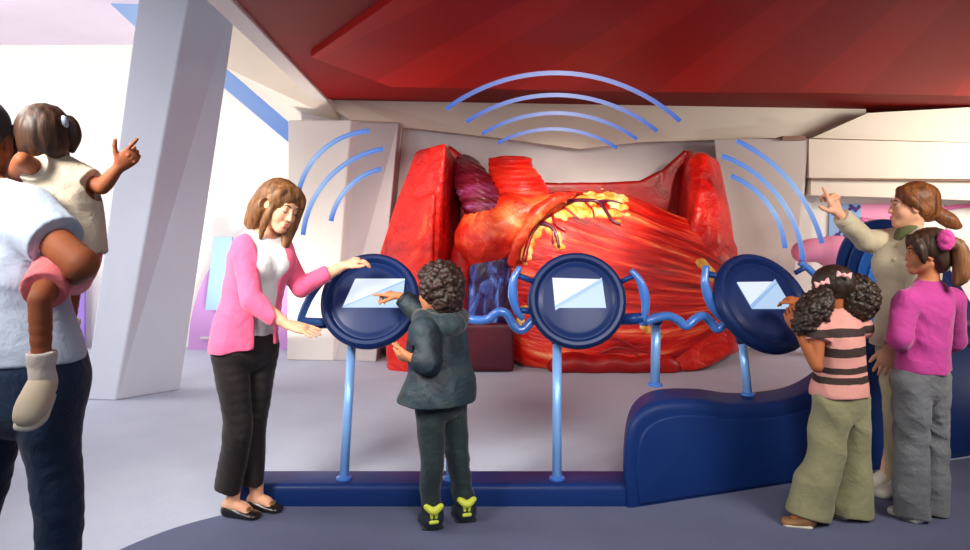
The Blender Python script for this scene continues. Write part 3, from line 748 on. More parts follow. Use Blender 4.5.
MT['slab_dark'] = flesh('slab_dark', [(.30, rgb(116,6,8)), (.5, rgb(150,12,12)), (.7, rgb(178,24,20))], 2.2, .42, .5, 5)
MT['aorta'] = flesh('aorta', [(.30, rgb(176,10,8)), (.5, rgb(218,28,18)), (.7, rgb(238,66,42))], 3, .28, .5, 14, (.4,.4,3.2))
MT['vein_purple'] = flesh('vein_purple', [(.30, rgb(66,9,22)), (.5, rgb(104,20,36)), (.62, rgb(124,42,76)), (.74, rgb(162,100,158))], 3, .24, .6, 14, (.5,.5,3.0))
MT['vein_blue'] = flesh('vein_blue', [(.38, rgb(40,14,46)), (.50, rgb(48,30,84)), (.58, rgb(62,84,158)), (.70, rgb(136,168,224))], 4.2, .3, .6, 9, (1.6,1,.7), dist=1.4)
MT['plinth'] = flesh('plinth', [(.30, rgb(58,10,26)), (.6, rgb(84,16,34)), (.75, rgb(100,24,38))], 1.6, .45, .2, 5)
MT['fat'] = flesh('fat', [(.32, rgb(186,104,26)), (.5, rgb(224,164,66)), (.68, rgb(246,222,160))], 9, .35, .7, 24, bd=.015)
MT['artery'] = mat('artery', rgb(150,14,20), .3, .1, 6, coat=.3); MT['vein_line'] = mat('vein_line', rgb(84,20,48), .3, .1, 6, coat=.3)

HT = empty('heart_model', P(590,370,7.95)*V(1,1,0), 'giant walk-up red heart model between red tissue walls', 'heart model')
HC = P(606,281,8.0)
xa = nrm(V(.95,-.12,-.28)); ya = nrm(np.cross((0,0,1), xa)); za = np.cross(xa, ya); HM = np.array([xa, ya, za])
fx = nrm(P(738,290,7.6)-HC); fy = nrm(np.cross((0,0,1), fx)); fz = np.cross(fx, fy)
fr = Matrix(((fx[0],fy[0],fz[0],HC[0]), (fx[1],fy[1],fz[1],HC[1]), (fx[2],fy[2],fz[2],HC[2]), (0,0,0,1)))
f = SDF(.014)
f.ell(HC, V(1.20,.66,.88), HM, .1)
f.ell(P(690,283,7.75), V(.45,.34,.52), HM, .35)
f.ell(P(540,262,7.85), V(.50,.45,.62), HM, .3)
f.ell(P(610,345,7.75), V(1.0,.36,.42), None, .3)
f.cut(V(0,7.5,0), (0,0,-1), 8); f.disp(waves(.012, 9, 5, (.4,1,1), 6))
ob = f.build('muscle', MT['heart_muscle'], HT, fr, keep=True)
bvh = BVHTree.FromPolygons([Vector(p) for p in f.pts.tolist()], f.faces)
def hit(px, py, off=0.0):
    d = Vector(((px-CX)/FPX, 1, -(py-HY)/FPX)).normalized(); h = bvh.ray_cast(Vector((0,0,CAMZ)), d)
    if h[0] is None: return P(px, py, 7.9)
    n = np.array(h[1]); n = n if np.dot(n, np.array(d)) < 0 else -n
    return np.array(h[0])+n*off
# right atrium lobe with the flap along its edge
f = SDF(.012)
f.ell(P(493,234,7.58), V(.33,.26,.30), None, .1); f.ell(P(512,222,7.60), V(.34,.22,.22), None, .2); f.ell(P(536,207,7.60), V(.30,.17,.13), None, .18); f.ell(P(478,244,7.56), V(.17,.2,.22), None, .15)
f.tube([P(512,262,7.34), P(520,238,7.27), P(535,216,7.28), P(554,201,7.33), P(574,194,7.44)], [.04,.05,.055,.05,.035], None, .06)
f.disp(waves(.03, 12, 8, (1,1,1), 6)); f.disp(folds(.018, 16, 9)); f.build('atrium', MT['atrium'], HT)
# blue vein chamber and the dark block under it
f = SDF(.012)
f.hull([P(467,258,7.38), P(478,246,7.38), P(506,244,7.34), P(514,256,7.34), P(514,328,7.34), P(462,328,7.38), P(467,258,7.9), P(478,246,7.9), P(506,244,7.9), P(514,256,7.9), P(514,328,7.9), P(462,328,7.9)], .12)
f.disp(waves(.012, 16, 3)); f.build('vein_chamber', MT['vein_blue'], HT)
f = SDF(.012); q = [P(x, y, Y) for Y in (7.35, 8.1) for x, y in ((448,322), (515,322), (515,374), (448,374))]
for p in q: p[2] = max(p[2], 0)
f.hull(q, .04); f.cut(V(0,7.5,0), (0,0,-1), 8); f.build('plinth', MT['plinth'], HT)
# great vessels
f = SDF(.011)
f.tube([P(523,236,7.85), P(522,212,7.80), P(517,191,7.82), P(511,173,7.88), P(510,156,7.9)], [.34,.31,.275,.205,.20], None, .05)
f.tube([P(510,166,7.9), P(510,160,7.9)], [.215,.215], None, .03); f.cut(P(510,157.5,7.9), (0,-.15,1), .5, .02)
f.seg(P(510,175,7.9), P(510,140,7.9), .15, .16, k=.03, kind='s')
f.disp(lambda x, y, z: .004*np.sin(z*115+2*np.sin(x*5))+0*y); f.disp(waves(.010, 14, 2)); f.build('aorta', MT['aorta'], HT)
f = SDF(.011)
f.tube([P(497,244,7.60), P(489,218,7.56), P(480,198,7.65), P(472,182,7.88), P(465,170,8.25)], [.24,.20,.19,.18,.16], None, .05)
f.disp(lambda x, y, z: .004*np.sin((z*.85+x*.4)*150+1.5*np.sin(x*6))+0*y); f.build('vena_cava', MT['vein_purple'], HT)
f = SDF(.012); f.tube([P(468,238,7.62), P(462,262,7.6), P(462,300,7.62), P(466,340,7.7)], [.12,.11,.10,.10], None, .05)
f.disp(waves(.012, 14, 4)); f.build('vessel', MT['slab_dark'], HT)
# walls of tissue
f = SDF(.014)
f.hull([P(415,151,7.75), P(446,143,7.42), P(428,256,7.40), P(430,378,7.40), P(388,378,7.55), P(378,256,7.7), P(460,168,8.25), P(458,378,8.15), P(420,150,8.45), P(395,370,8.45)], .02)
f.hull([P(402,204,7.66), P(437,190,7.36), P(427,256,7.33), P(430,378,7.33), P(388,378,7.48), P(378,256,7.62), P(430,200,7.9), P(400,378,7.9)], .05, .02)
f.cut(V(0,7.5,0), (0,0,-1), 8); f.disp(waves(.016, 7, 11, (1,1,1), 6)); f.build('tissue_wall', MT['slab'], HT)
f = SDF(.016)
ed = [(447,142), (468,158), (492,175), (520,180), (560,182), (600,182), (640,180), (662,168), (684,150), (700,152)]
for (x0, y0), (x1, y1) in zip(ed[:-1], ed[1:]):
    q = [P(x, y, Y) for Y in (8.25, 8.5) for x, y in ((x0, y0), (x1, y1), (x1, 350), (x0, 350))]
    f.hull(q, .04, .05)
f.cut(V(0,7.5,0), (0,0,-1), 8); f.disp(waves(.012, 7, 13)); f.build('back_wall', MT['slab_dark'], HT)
f = SDF(.014)
f.hull([P(683,150,8.3), P(705,152,7.9), P(695,205,7.55), P(690,260,7.5), P(738,258,7.55), P(736,352,7.5), P(697,374,7.35), P(668,374,7.4), P(722,160,8.3), P(742,350,8.3), P(670,350,8.4)], .06)
f.tube([P(697,166,7.98), P(702,200,7.78), P(706,232,7.66), P(708,262,7.55)], [.09,.15,.17,.15], None, .12)
f.tube([P(730,250,7.66), P(718,258,7.55), P(700,268,7.46)], [.03,.07,.09], None, .12)
f.cut(V(0,7.5,0), (0,0,-1), 8); f.disp(waves(.016, 8, 17)); f.build('tissue_wall', MT['slab'], HT)
# yellow fat over the grooves
f = SDF(.009); rs = np.random.RandomState(4)
def blobs(path, width, n, r):
    path = catmull([V(*p) for p in path], 10)
    for i in range(n):
        p = path[rs.randint(len(path))]+rs.normal(size=2)*width*.5
        c = hit(p[0], p[1], .0); f.ell(c, V(r,r*.5,r*.7)*rs.uniform(.4, 1.2), None, .02)
blobs([(524,262), (527,246), (533,232), (542,222), (552,214)], 4.5, 150, .036)
blobs([(538,214), (560,212), (580,208)], 7, 120, .038)
blobs([(574,204), (592,199), (610,199), (622,206)], 6, 150, .038)
blobs([(585,214), (600,213), (617,216)], 4, 60, .032)
blobs([(548,226), (556,236), (560,250)], 4, 46, .030)
f.build('fat_pad', MT['fat'], HT)
f = SDF(.009)
blobs([(700,262), (708,270), (716,280)], 2.5, 50, .035); f.build('fat_pad', MT['fat'], HT)
f = SDF(.009); blobs([(520,330), (521,318), (526,306)], 2, 24, .03); f.build('fat_pad', MT['fat'], HT)
f = SDF(.009); blobs([(642,324), (650,330), (660,335)], 2, 24, .03); f.build('fat_pad', MT['fat'], HT)
def vessel(path, r, m, name):
    p = catmull([V(*q) for q in path], 6); q = [hit(x, y, .028) for x, y in p]
    for _ in range(2): q = [q[0]]+[(q[i-1]+2*q[i]+q[i+1])/4 for i in range(1, len(q)-1)]+[q[-1]]
    sweep(name, q, np.linspace(r, r*.45, len(q)), MT[m], HT, 8)
for path, r in (([(530,219), (538,224), (548,226), (555,233), (559,248)], .030), ([(567,204), (580,203), (598,204), (606,214), (612,222), (620,226)], .026), ([(598,204), (610,203), (622,206)], .018)): vessel(path, r, 'vein_line', 'coronary_vein')
for path, r in (([(518,262), (520,246), (525,232), (535,216), (552,206), (566,196)], .040), ([(525,262), (530,240), (540,224), (552,216)], .026), ([(552,216), (556,226), (566,232)], .016), ([(540,222), (552,228), (553,244)], .016), ([(560,208), (570,214), (578,220)], .016), ([(585,205), (592,212), (594,220)], .014), ([(575,345), (595,338), (618,338), (640,350), (655,352)], .016), ([(600,352), (620,346), (640,356)], .012)): vessel(path, r, 'artery', 'coronary_artery')
# edge of tissue under the heart
f = SDF(.014)
for x in np.linspace(560, 668, 11): f.ell(P(x, 364+3*math.sin(x), 7.42), V(.12,.10,.09), None, .08)
f.cut(V(0,7.5,0), (0,0,-1), 8); f.build('lower_edge', MT['slab_dark'], HT)

# ------------------------------------------------------------------ lights, fills added without fixtures
def area(name, loc, target, size, power, c=(1,1,1), sy=None, spread=math.pi):
    l = bpy.data.lights.new(name, 'AREA'); l.energy = power; l.color = c; l.size = size; l.spread = spread
    if sy: l.shape = 'RECTANGLE'; l.size_y = sy
    o = bpy.data.objects.new(name, l); COL.objects.link(o); o.location = loc
    o.rotation_euler = (Vector(target)-Vector(loc)).to_track_quat('-Z', 'Y').to_euler(); return o
def spot(name, loc, target, power, ang, c=(1,1,1), blend=.6, r=.1):
    l = bpy.data.lights.new(name, 'SPOT'); l.energy = power; l.color = c; l.spot_size = math.radians(ang); l.spot_blend = blend; l.shadow_soft_size = r
    o = bpy.data.objects.new(name, l); COL.objects.link(o); o.location = loc
    o.rotation_euler = (Vector(target)-Vector(loc)).to_track_quat('-Z', 'Y').to_euler(); return o
area('lamp_left_hall', (-5.2,6.6,3.25), (-5.2,8.0,.9), 3.0, 125, (1,.97,.90), 2.0)  # added wash for the white left wall, no fixture seen
area('lamp_left_window', (-8.0,5.0,2.6), (-3.0,7.5,1.0), 2.5, 105, (1,.96,.88))
area('lamp_left_near', (-4.3,2.4,2.9), (-2.9,6.3,1.0), 1.2, 15, (.94,.96,1), 1.0, 1.2)  # added to brighten the leaning column, no source seen
area('lamp_right_hall', (5.6,7.0,2.5), (4.6,9.0,1.2), 2.0, 125, (1,.95,.84), 1.2)  # added to brighten the right wall and the red ceiling
spot('spot_heart_key', (.9,5.6,2.56), (.85,7.5,1.62), 520, 46, (1,.87,.74), 1.0, .06)
spot('spot_heart_left', (-.6,5.9,2.56), (-.45,7.5,1.72), 250, 42, (1,.85,.72), 1.0, .06)
spot('spot_heart_right', (2.4,5.9,2.56), (2.0,7.8,1.72), 190, 40, (1,.85,.72), 1.0, .06)
area('lamp_front_left', (-2.2,1.6,2.58), (-.9,4.0,1.1), 1.0, 36, (1,.95,.88), 1.0, 1.2)  # added fill on the figures at the left, source unseen
area('lamp_front', (.6,.8,2.55), (.1,4.1,.8), 1.0, 16, (1,.95,.9), 1.0, 1.2)  # added soft fill for the people in the middle
area('lamp_front_right', (3.0,2.2,2.58), (2.1,4.0,1.3), 1.0, 24, (1,.93,.84), 1.0, 1.3)  # added fill on the figures at the right, without a fixture
area('lamp_left_rim', (-3.4,3.6,3.1), (-1.4,3.0,1.0), 1.0, 16, (1,.97,.94), 1.0, 1.3)  # added rim on the man and woman from an unseen source
area('uplight_left', (-2.35,7.5,.25), (-2.3,7.7,3.0), .5, 45, (1,.93,.80), .5)  # invented light from below to lift the cream slope and column
area('uplight_right', (4.4,5.2,.25), (4.0,5.4,3.0), .5, 26, (1,.92,.85), .5)  # invented light from below to brighten the red ceiling's right side
# ------------------------------------------------------------------ people
def person(label, at): return empty('person', (at[0], at[1], 0), label, 'person')
def pts_(**k): return {a: (P(*b) if isinstance(b, tuple) and len(b) == 3 else b) for a, b in k.items()}
def offs(J, base, S):
    """fill in hips from the pelvis"""
    for k, s in (('L', -1), ('R', 1)):
        if 'hip'+k not in J: J['hip'+k] = J['pel']+J['R']*s*.085*S-V(0,0,.04*S)
    return J
MT['pink_knit'] = cloth('pink_knit', rgb(236,92,134), .75, .07, 9, .4, 20, .02, .3)
MT['white_top'] = cloth('white_top', rgb(226,224,224), .75, .03, 8, .35, 12, .02)
MT['black_trousers'] = cloth('black_trousers', rgb(30,21,21), .6, .2, 8, .3, 12, .02, .1)
MT['black_leather'] = mat('black_leather', rgb(26,22,22), .3, .1, 10, coat=.3)
MT['gold'] = mat('gold', rgb(170,140,90), .3, .05, 5, metallic=.7)

# ---- the woman in the pink cardigan
F = nrm(V(.70,-.71,0)); R = np.cross(F, (0,0,1)); up = V(0,0,1)
T = person('woman in a pink cardigan resting one hand on the left console', P(240,512,3.92))
J = pts_(pel=(246,338,3.93), wai=(253,300,3.93), che=(259,262,3.93), nkb=(265,229,3.93), head=(280,206,3.88),
         shR=(245,247,3.82), elR=(252,300,3.73), wrR=(288,325,3.70), shL=(279,249,4.02), elL=(301,287,4.00), wrL=(343,266,4.06),
         kneR=(238,425,3.88), ankR=(231,500,3.90), kneL=(252,423,3.98), ankL=(256,494,3.99))
J['R'] = R; J['hF'] = nrm(V(.74,-.55,-.36)); J['hU'] = nrm(V(.30,.05,.95)); J['hs'] = .97
J['toeR'] = V(-1.10,3.85,.02); J['toeL'] = V(-1.02,3.95,.02)
J['handR'] = (V(.86,-.10,-.18), V(.1,-.35,.93), dict(curl=(.10,.14,.12,.10), spread=.13))
J['handL'] = (V(.80,.12,.30), V(-.25,-.25,.93), dict(curl=(.45,.5,.55,.6), spread=.04, tcurl=.3))
J['hscale'] = .96; offs(J, None, 1.0)
FT = feet(J, dict(R=(V(-1.285,3.895,.0), V(-1.075,3.85,.0)), L=(V(-1.19,3.975,.0), V(-.99,3.935,.0))))
f = body(J, .97, .95, .0042)
bd = f.build('body', MT['skin_light'], T)
face_parts(bd, J['head'], J['hF'], J['hU'], J['hs'], 'iris', 'lip', 'brow_brown', lidded=True)
trousers(J, .97, [(.084,.092), (.066,.078), (.060,.080)], [P(250,482,3.98), P(228,489,3.90)], MT['black_trousers'], T, None, (.142,.115), 2, .006, 26)
# white top
f = SDF(.005)
f.tube([J['pel']+V(0,0,.02), J['wai'], J['che'], J['nkb']-V(0,0,.07), J['nkb']-V(0,0,.01)], [(.152,.118), (.135,.112), (.15,.115), (.12,.085), (.075,.07)], R, .02)
for s in (-1, 1): f.ell(J['che']+F*.085+R*s*.065+V(0,0,-.005), V(.07,.07,.075), None, .05)
for k in 'LR': f.seg(J['nkb']-V(0,0,.05), J['sh'+k], .06, .055, k=.04)
f.ell(J['nkb']+F*.055+V(0,0,.025), V(.085,.085,.075), None, .006, 's'); f.cut(J['pel']+V(0,0,-.005), (0,0,-1), 1)
f.disp(folds(0.0068, 26, 6, (1,1,.8))); f.build('top', MT['white_top'], T)
# cardigan
f = SDF(.005)
hem = J['pel']+V(-.01,0,-.045)
f.tube([hem, J['pel']+V(0,0,.06), J['wai']+V(-.005,0,0), J['che']-F*.005, J['nkb']-V(0,0,.085), J['nkb']-V(0,0,.035)], [(.172,.150), (.162,.140), (.150,.128), (.158,.126), (.125,.092), (.07,.07)], R, .02)
for s in (-1, 1): f.ell(J['che']+F*.075+R*s*.075, V(.078,.075,.08), None, .05)
for k in 'LR': f.seg(J['nkb']-V(0,0,.055), J['sh'+k], .060, .056, k=.04)
cL = J['elL']+(J['wrL']-J['elL'])*.66; cR = J['elR']+(J['wrR']-J['elR'])*.72
for k, c in (('L', cL), ('R', cR)):
    f.tube([J['sh'+k], (J['sh'+k]+J['el'+k])/2, J['el'+k]], [.056, .054, .050], None, .035); f.tube([J['el'+k], (J['el'+k]+c)/2, c], [.050, .047, .042], None, .012)
    f.cut(c, c-J['el'+k], .07)
f.cut(hem, (.12,0,-1), .5)
p0 = J['che']; wid = .062
def opening(x, y, z):
    a = (x-p0[0])*R[0]+(y-p0[1])*R[1]; b = (x-p0[0])*F[0]+(y-p0[1])*F[1]
    w2 = wid+.18*np.clip(z-p0[2], -.02, .15)*.6-.03*np.clip(p0[2]-z, 0, .3)/.3*0
    return np.maximum(np.abs(a-.012)-w2, .02-b)
f.ops.append(('s', p0-V(.4,.4,.6), p0+V(.4,.4,.4), opening, .012))
f.disp(folds(0.0095, 26, 9, (1,1,1), 7)); f.build('cardigan', MT['pink_knit'], T)
# hair: long bob, tucked behind the near ear
q = headpos(J['head'], J['hF'], J['hU'], J['hs']); hR, hF, hU = frame_of(J['hF'], J['hU']); HMx = np.array([hR, hF, hU])
f = SDF(.004)
f.ell(q(0,-.026,.040), V(.092,.108,.092), HMx, .02)
f.tube([q(0,-.075,.02), q(-.0,-.100,-.05), q(0,-.095,-.145)], [(.088,.052), (.090,.048), (.080,.032)], hR, .04)
f.tube([q(.020,.040,.108), q(.064,.035,.075), q(.084,.005,.02), q(.082,-.035,-.05), q(.074,-.050,-.145)], [.012, .022, .024, .034, .022], None, .035)
f.tube([q(.068,.040,.03), q(.078,.030,-.04), q(.072,.028,-.11), q(.058,.030,-.175)], [.016,.018,.018,.008], None, .03)
f.tube([q(-.015,.055,.108), q(-.058,.060,.07), q(-.080,.050,.0), q(-.082,.048,-.08), q(-.078,.056,-.165), q(-.064,.070,-.235)], [.012, .022, .025, .030, .026, .010], None, .035)
f.tube([q(-.080,.0,.03), q(-.090,.0,-.06), q(-.080,.01,-.14), q(-.065,.02,-.20)], [.03,.034,.03,.012], None, .035)
f.ell(q(-.0,.125,-.03), V(.062,.060,.115), HMx, .012, 's')
f.ell(q(.100,.004,-.008), V(.026,.018,.026), HMx, .006, 's')
f.disp(strands(.003, 300, 4)); f.build('hair', MT['hair_brown'], T)
for k, (hx, tx) in FT.items():
    s = shoe(hx, tx, .043, .066, MT['black_leather'], T, low=True)
    d = nrm(tx-hx); b = SDF(.003); b.ell(hx+d*.145+V(0,0,.045), V(.018,.03,.012), None, .004); b.build('buckle', MT['gold'], s)

# ---- the boy in the dark coat
MT['coat_dark'] = cloth('coat_dark', rgb(27,38,48), .6, .45, 5, .5, 11, .03, .2); MT['coat_hood'] = cloth('coat_hood', rgb(34,48,54), .6, .4, 5, .5, 11, .03, .2)
t = NT('coat_mottle'); f_ = t.noise(4.5, 4, t.mapping((1,1,.7)), 1.2)
t.l(t.ramp(f_, [(.34, rgb(15,21,32)), (.46, rgb(24,38,50)), (.56, rgb(38,58,66)), (.66, rgb(54,54,40))]), t.b.inputs['Base Color']); t.set(Roughness=.6); t.bump(t.noise(11, 6, None, .6), .5, .03); MT['coat_dark'] = t.m
MT['trousers_dark'] = cloth('trousers_dark', rgb(30,44,48), .7, .2, 6, .5, 14, .03)
MT['boot_dark'] = mat('boot_dark', rgb(30,42,46), .5, .2, 12); MT['boot_sole'] = mat('boot_sole', rgb(22,26,30), .6, .1, 12); MT['lime'] = mat('lime', rgb(196,206,66), .55, .08, 12)
S = .74
F = nrm(V(-.62,.78,0)); R = np.cross(F, (0,0,1))
T = person('curly haired boy in a dark hooded coat touching the left console\'s screen', P(446,528,3.75))
J = pts_(pel=(441,392,3.75), wai=(440,368,3.75), che=(438,340,3.75), nkb=(438,317,3.76), head=(437,291,3.76),
         shL=(425,331,3.64), elL=(430,362,3.58), wrL=(412,358,3.60), shR=(446,330,3.90), elR=(420,314,4.00), wrR=(400,296,4.03),
         kneL=(432,458,3.70), ankL=(430,512,3.72), kneR=(457,455,3.80), ankR=(465,508,3.82))
J['R'] = R; J['hF'] = nrm(V(-.82,.55,-.05)); J['hU'] = V(0,0,1); J['hs'] = .88
J['toeL'] = V(-.245,3.83,.02); J['toeR'] = V(-.085,3.93,.02)
J['handL'] = (V(-.75,.45,.05), V(-.2,-.6,-.6), dict(curl=(.55,.6,.65,.7)))
J['handR'] = (V(-.92,.22,.10), V(.15,-.1,.95), dict(curl=(.05,.6,.75,.8), thumb=(.75,.5,-.35)))
J['hscale'] = .86; offs(J, None, S)
FT = feet(J, dict(L=(V(-.236,3.68,0), V(-.272,3.88,0)), R=(V(-.086,3.77,0), V(-.115,3.97,0))))
f = body(J, S, 1.0, .0042, 1.0); bd = f.build('body', MT['skin_tan'], T)
trousers(J, S, [(.070,.078), (.052,.058), (.045,.054)], [P(430,505,3.74), P(464,500,3.83)], MT['trousers_dark'], T, None, (.12,.10), 5, .006, 30)
f = SDF(.005); hem = P(434,401,3.75)
f.tube([hem-V(0,0,.03), J['pel']+V(0,0,.03), J['wai'], J['che'], J['nkb']-V(0,0,.07), J['nkb']-V(0,0,.02)], [(.196,.170), (.176,.150), (.152,.130), (.145,.12), (.12,.095), (.08,.075)], R, .02)
cL = J['wrL']-nrm(J['wrL']-J['elL'])*.012; cR = J['wrR']-nrm(J['wrR']-J['elR'])*.015
for k, c in (('L', cL), ('R', cR)):
    f.seg(J['nkb']-V(0,0,.05), J['sh'+k], .065, .062, k=.04); f.tube([J['sh'+k], (J['sh'+k]+J['el'+k])/2, J['el'+k]], [.066, .062, .058], None, .03); f.tube([J['el'+k], (J['el'+k]+c)/2, c], [.058, .054, .040], None, .012)
    f.cut(c, c-J['el'+k], .06)
f.cut(hem, (0,0,-1), .6); f.disp(folds(0.0121, 24, 12, (1,1,1), 7)); ct = f.build('coat', MT['coat_dark'], T)
f = SDF(.005)
f.tube([J['nkb']-F*.02-V(0,0,.01)+R*.11, J['nkb']-F*.075-V(0,0,.03), J['nkb']-F*.02-V(0,0,.01)-R*.11], [(.045,.05), (.06,.075), (.045,.05)], V(0,0,1), .03)
f.tube([J['nkb']-R*.10-F*.02+V(0,0,.005), J['nkb']-R*.05+F*.07, J['nkb']+R*.05+F*.07, J['nkb']+R*.10-F*.02+V(0,0,.005)], [.04,.038,.038,.04], None, .02)
f.disp(folds(0.0081, 30, 3)); f.build('hood', MT['coat_hood'], ct)
for k, c in (('L', cL), ('R', cR)):
    d = nrm(c-J['el'+k]); sweep('cuff', [c-d*.022, c-d*.011, c+d*.003], [.043,.046,.042], MT['boot_sole'], ct, 18)
f = SDF(.004); q = headpos(J['head'], J['hF'], J['hU'], J['hs']); hR, hF, hU = frame_of(J['hF'], J['hU']); HMx = np.array([hR, hF, hU])
f.ell(q(0,-.028,.045), V(.088,.098,.085), HMx, .02); f.ell(q(0,-.07,-.035), V(.075,.055,.062), HMx, .03)
curls(f, q(0,-.024,.040), HMx, V(.094,.104,.092), 520, .0135, 5, lambda d: d[1] < .45 or d[2] > .35)
curls(f, q(0,-.060,-.030), HMx, V(.082,.066,.072), 260, .0135, 6, lambda d: d[1] < .1)
f.ell(q(0,.105,-.035), V(.075,.065,.085), HMx, .008, 's'); f.build('hair', MT['hair_curly'], T)
for k, (hx, tx) in FT.items():
    s = shoe(hx, tx, .056, .095, MT['boot_dark'], T, 'boot', MT['boot_sole'], collar=.03)
    d = nrm(tx-hx); u = np.cross(d, (0,0,1)); b = SDF(.003)
    b.tube([hx+d*.0+u*.034+V(0,0,.125), hx-d*.014+V(0,0,.108), hx+d*.0-u*.034+V(0,0,.125)], [.013,.016,.013], None, .006)
    b.seg(hx-d*.012+V(0,0,.105)+u*.012, hx-d*.012+V(0,0,.078)+u*.010, .009, .007, k=.003); b.seg(hx-d*.012+V(0,0,.105)-u*.012, hx-d*.012+V(0,0,.078)-u*.010, .009, .007, k=.003)
    b.seg(hx-d*.012+V(0,0,.056)-u*.014, hx-d*.012+V(0,0,.058)+u*.014, .009, .009, k=.003); b.build('heel_tab', MT['lime'], s)

# ---- the girl in the striped shirt
t = NT('stripes'); sp = t.n('SeparateXYZ'); t.l(t.tc(), sp.inputs[0]); nz = t.noise(6, 3)
zz = t.math('ADD', sp.outputs[2], t.math('MULTIPLY', t.math('SUBTRACT', nz, .5), .03))
pk, dk = rgb(212,148,138), rgb(52,34,30)
t.l(t.ramp(zz, [(0, pk), (.675, dk), (.704, pk), (.722, dk), (.752, pk), (.804, dk), (.845, pk), (.898, dk), (.936, pk)], 'CONSTANT'), t.b.inputs['Base Color']); t.set(Roughness=.8); t.bump(t.noise(14, 5), .4, .02); MT['stripes'] = t.m
MT['olive'] = cloth('olive', rgb(136,134,100), .8, .14, 5, .5, 10, .03); MT['shoe_tan'] = mat('shoe_tan', rgb(140,100,64), .6, .1, 10); MT['sole_white'] = mat('sole_white', rgb(206,198,182), .6, .05, 10)
MT['bow_pink'] = mat('bow_pink', rgb(248,176,176), .6, .06, 10)
S = .73; F = nrm(V(-.42,.90,0)); R = np.cross(F, (0,0,1))
T = person('girl with two hair puffs and pink bows in a striped shirt and olive flared trousers', P(828,524,3.82))
J = pts_(pel=(841,395,3.82), wai=(840,370,3.82), che=(839,338,3.82), nkb=(835,314,3.84), head=(830,290,3.86),
         shL=(817,328,3.76), elL=(817,366,3.70), wrL=(798,330,3.78), shR=(862,328,3.90), elR=(838,325,4.10), wrR=(803,302,4.22),
         kneL=(826,455,3.80), ankL=(808,512,3.78), kneR=(853,455,3.88), ankR=(856,510,3.88))
J['R'] = R; J['hF'] = nrm(V(-.70,.68,-.12)); J['hU'] = V(0,0,1); J['hs'] = .86
J['toeL'] = V(1.44,3.84,.02); J['toeR'] = V(1.70,3.98,.02)
J['handL'] = (V(-.30,.25,.75), V(-.5,-.75,-.1), dict(curl=(.3,.35,.4,.45)))
J['handR'] = (V(-.95,.05,.12), V(.1,-.45,.88), dict(curl=(.05,.35,.5,.55), spread=.08))
J['hscale'] = .84; offs(J, None, S)
FT = feet(J, dict(L=(V(1.555,3.74,0), V(1.395,3.80,0)), R=(V(1.765,3.83,0), V(1.665,3.95,0))))
f = body(J, S, 1.0, .0042, 1.0); f.build('body', MT['skin_brown'], T)
trousers(J, S, [(.086,.092), (.084,.086), (.112,.104)], [P(808,515,3.80)+V(0,0,0), P(850,512,3.88)], MT['olive'], T, None, (.118,.10), 8, .008, 22)
f = SDF(.005); hem = P(839,394,3.82)
f.tube([hem-V(0,0,.02), J['wai'], J['che'], J['nkb']-V(0,0,.06), J['nkb']-V(0,0,.015)], [(.142,.126), (.124,.106), (.122,.10), (.115,.08), (.065,.06)], R, .02)
for k, fr2 in (('L', .34), ('R', .45)):
    c = J['sh'+k]+(J['el'+k]-J['sh'+k])*fr2
    f.seg(J['nkb']-V(0,0,.045), J['sh'+k], .055, .052, k=.03); f.seg(J['sh'+k], c, .054, .056, k=.02); f.cut(c, c-J['sh'+k], .065)
f.cut(hem, (0,0,-1), .5); f.disp(folds(0.0068, 28, 15)); f.build('shirt', MT['stripes'], T)
q = headpos(J['head'], J['hF'], J['hU'], J['hs']); hR, hF, hU = frame_of(J['hF'], J['hU']); HMx = np.array([hR, hF, hU])
f = SDF(.004); f.ell(q(0,-.024,.040), V(.083,.102,.088), HMx, .02)
f.ell(q(0,-.024,.137), V(.004,.10,.016), HMx, .008, 's')
pl, pr = P(812,312,3.78), P(857,298,3.86)
Mp = np.array([nrm(V(.75,0,.66)), V(0,1,0), nrm(V(-.66,0,.75))])
f.ell(pl, V(.058,.085,.12), np.array([nrm(V(.80,0,-.60)), V(0,1,0), nrm(V(.60,0,.80))]), .02); f.ell(pr, V(.095,.085,.10), None, .02)
curls(f, pl, np.array([nrm(V(.80,0,-.60)), V(0,1,0), nrm(V(.60,0,.80))]), V(.062,.088,.118), 520, .0105, 9); curls(f, pr, np.eye(3), V(.096,.085,.102), 560, .0115, 10)
f.ell(q(0,.115,-.045), V(.07,.065,.09), HMx, .008, 's'); f.disp(strands(.002, 200, 4)); hh = f.build('hair', MT['hair_black'], T)
for px, py, Y, a in ((822,283,3.73,.3), (844,275,3.74,-.15)):
    c = P(px, py, Y); b = SDF(.0025); ux = V(math.cos(a), 0, math.sin(a)); uz = V(-math.sin(a), 0, math.cos(a))
    for s in (-1, 1):
        b.hull([c+ux*s*.004+y*V(0,1,0)+uz*z for y in (-.006,.006) for z in (-.004,.004)]+[c+ux*s*.038+y*V(0,1,0)+uz*z for y in (-.008,.008) for z in (-.022,.024)], .008, .004)
    b.ell(c-V(0,.004,0), V(.011,.011,.011), None, .003); b.build('bow', MT['bow_pink'], hh)
for hx, tx in FT.values(): shoe(hx, tx, .042, .06, MT['shoe_tan'], T, 'shoe', MT['sole_white'])

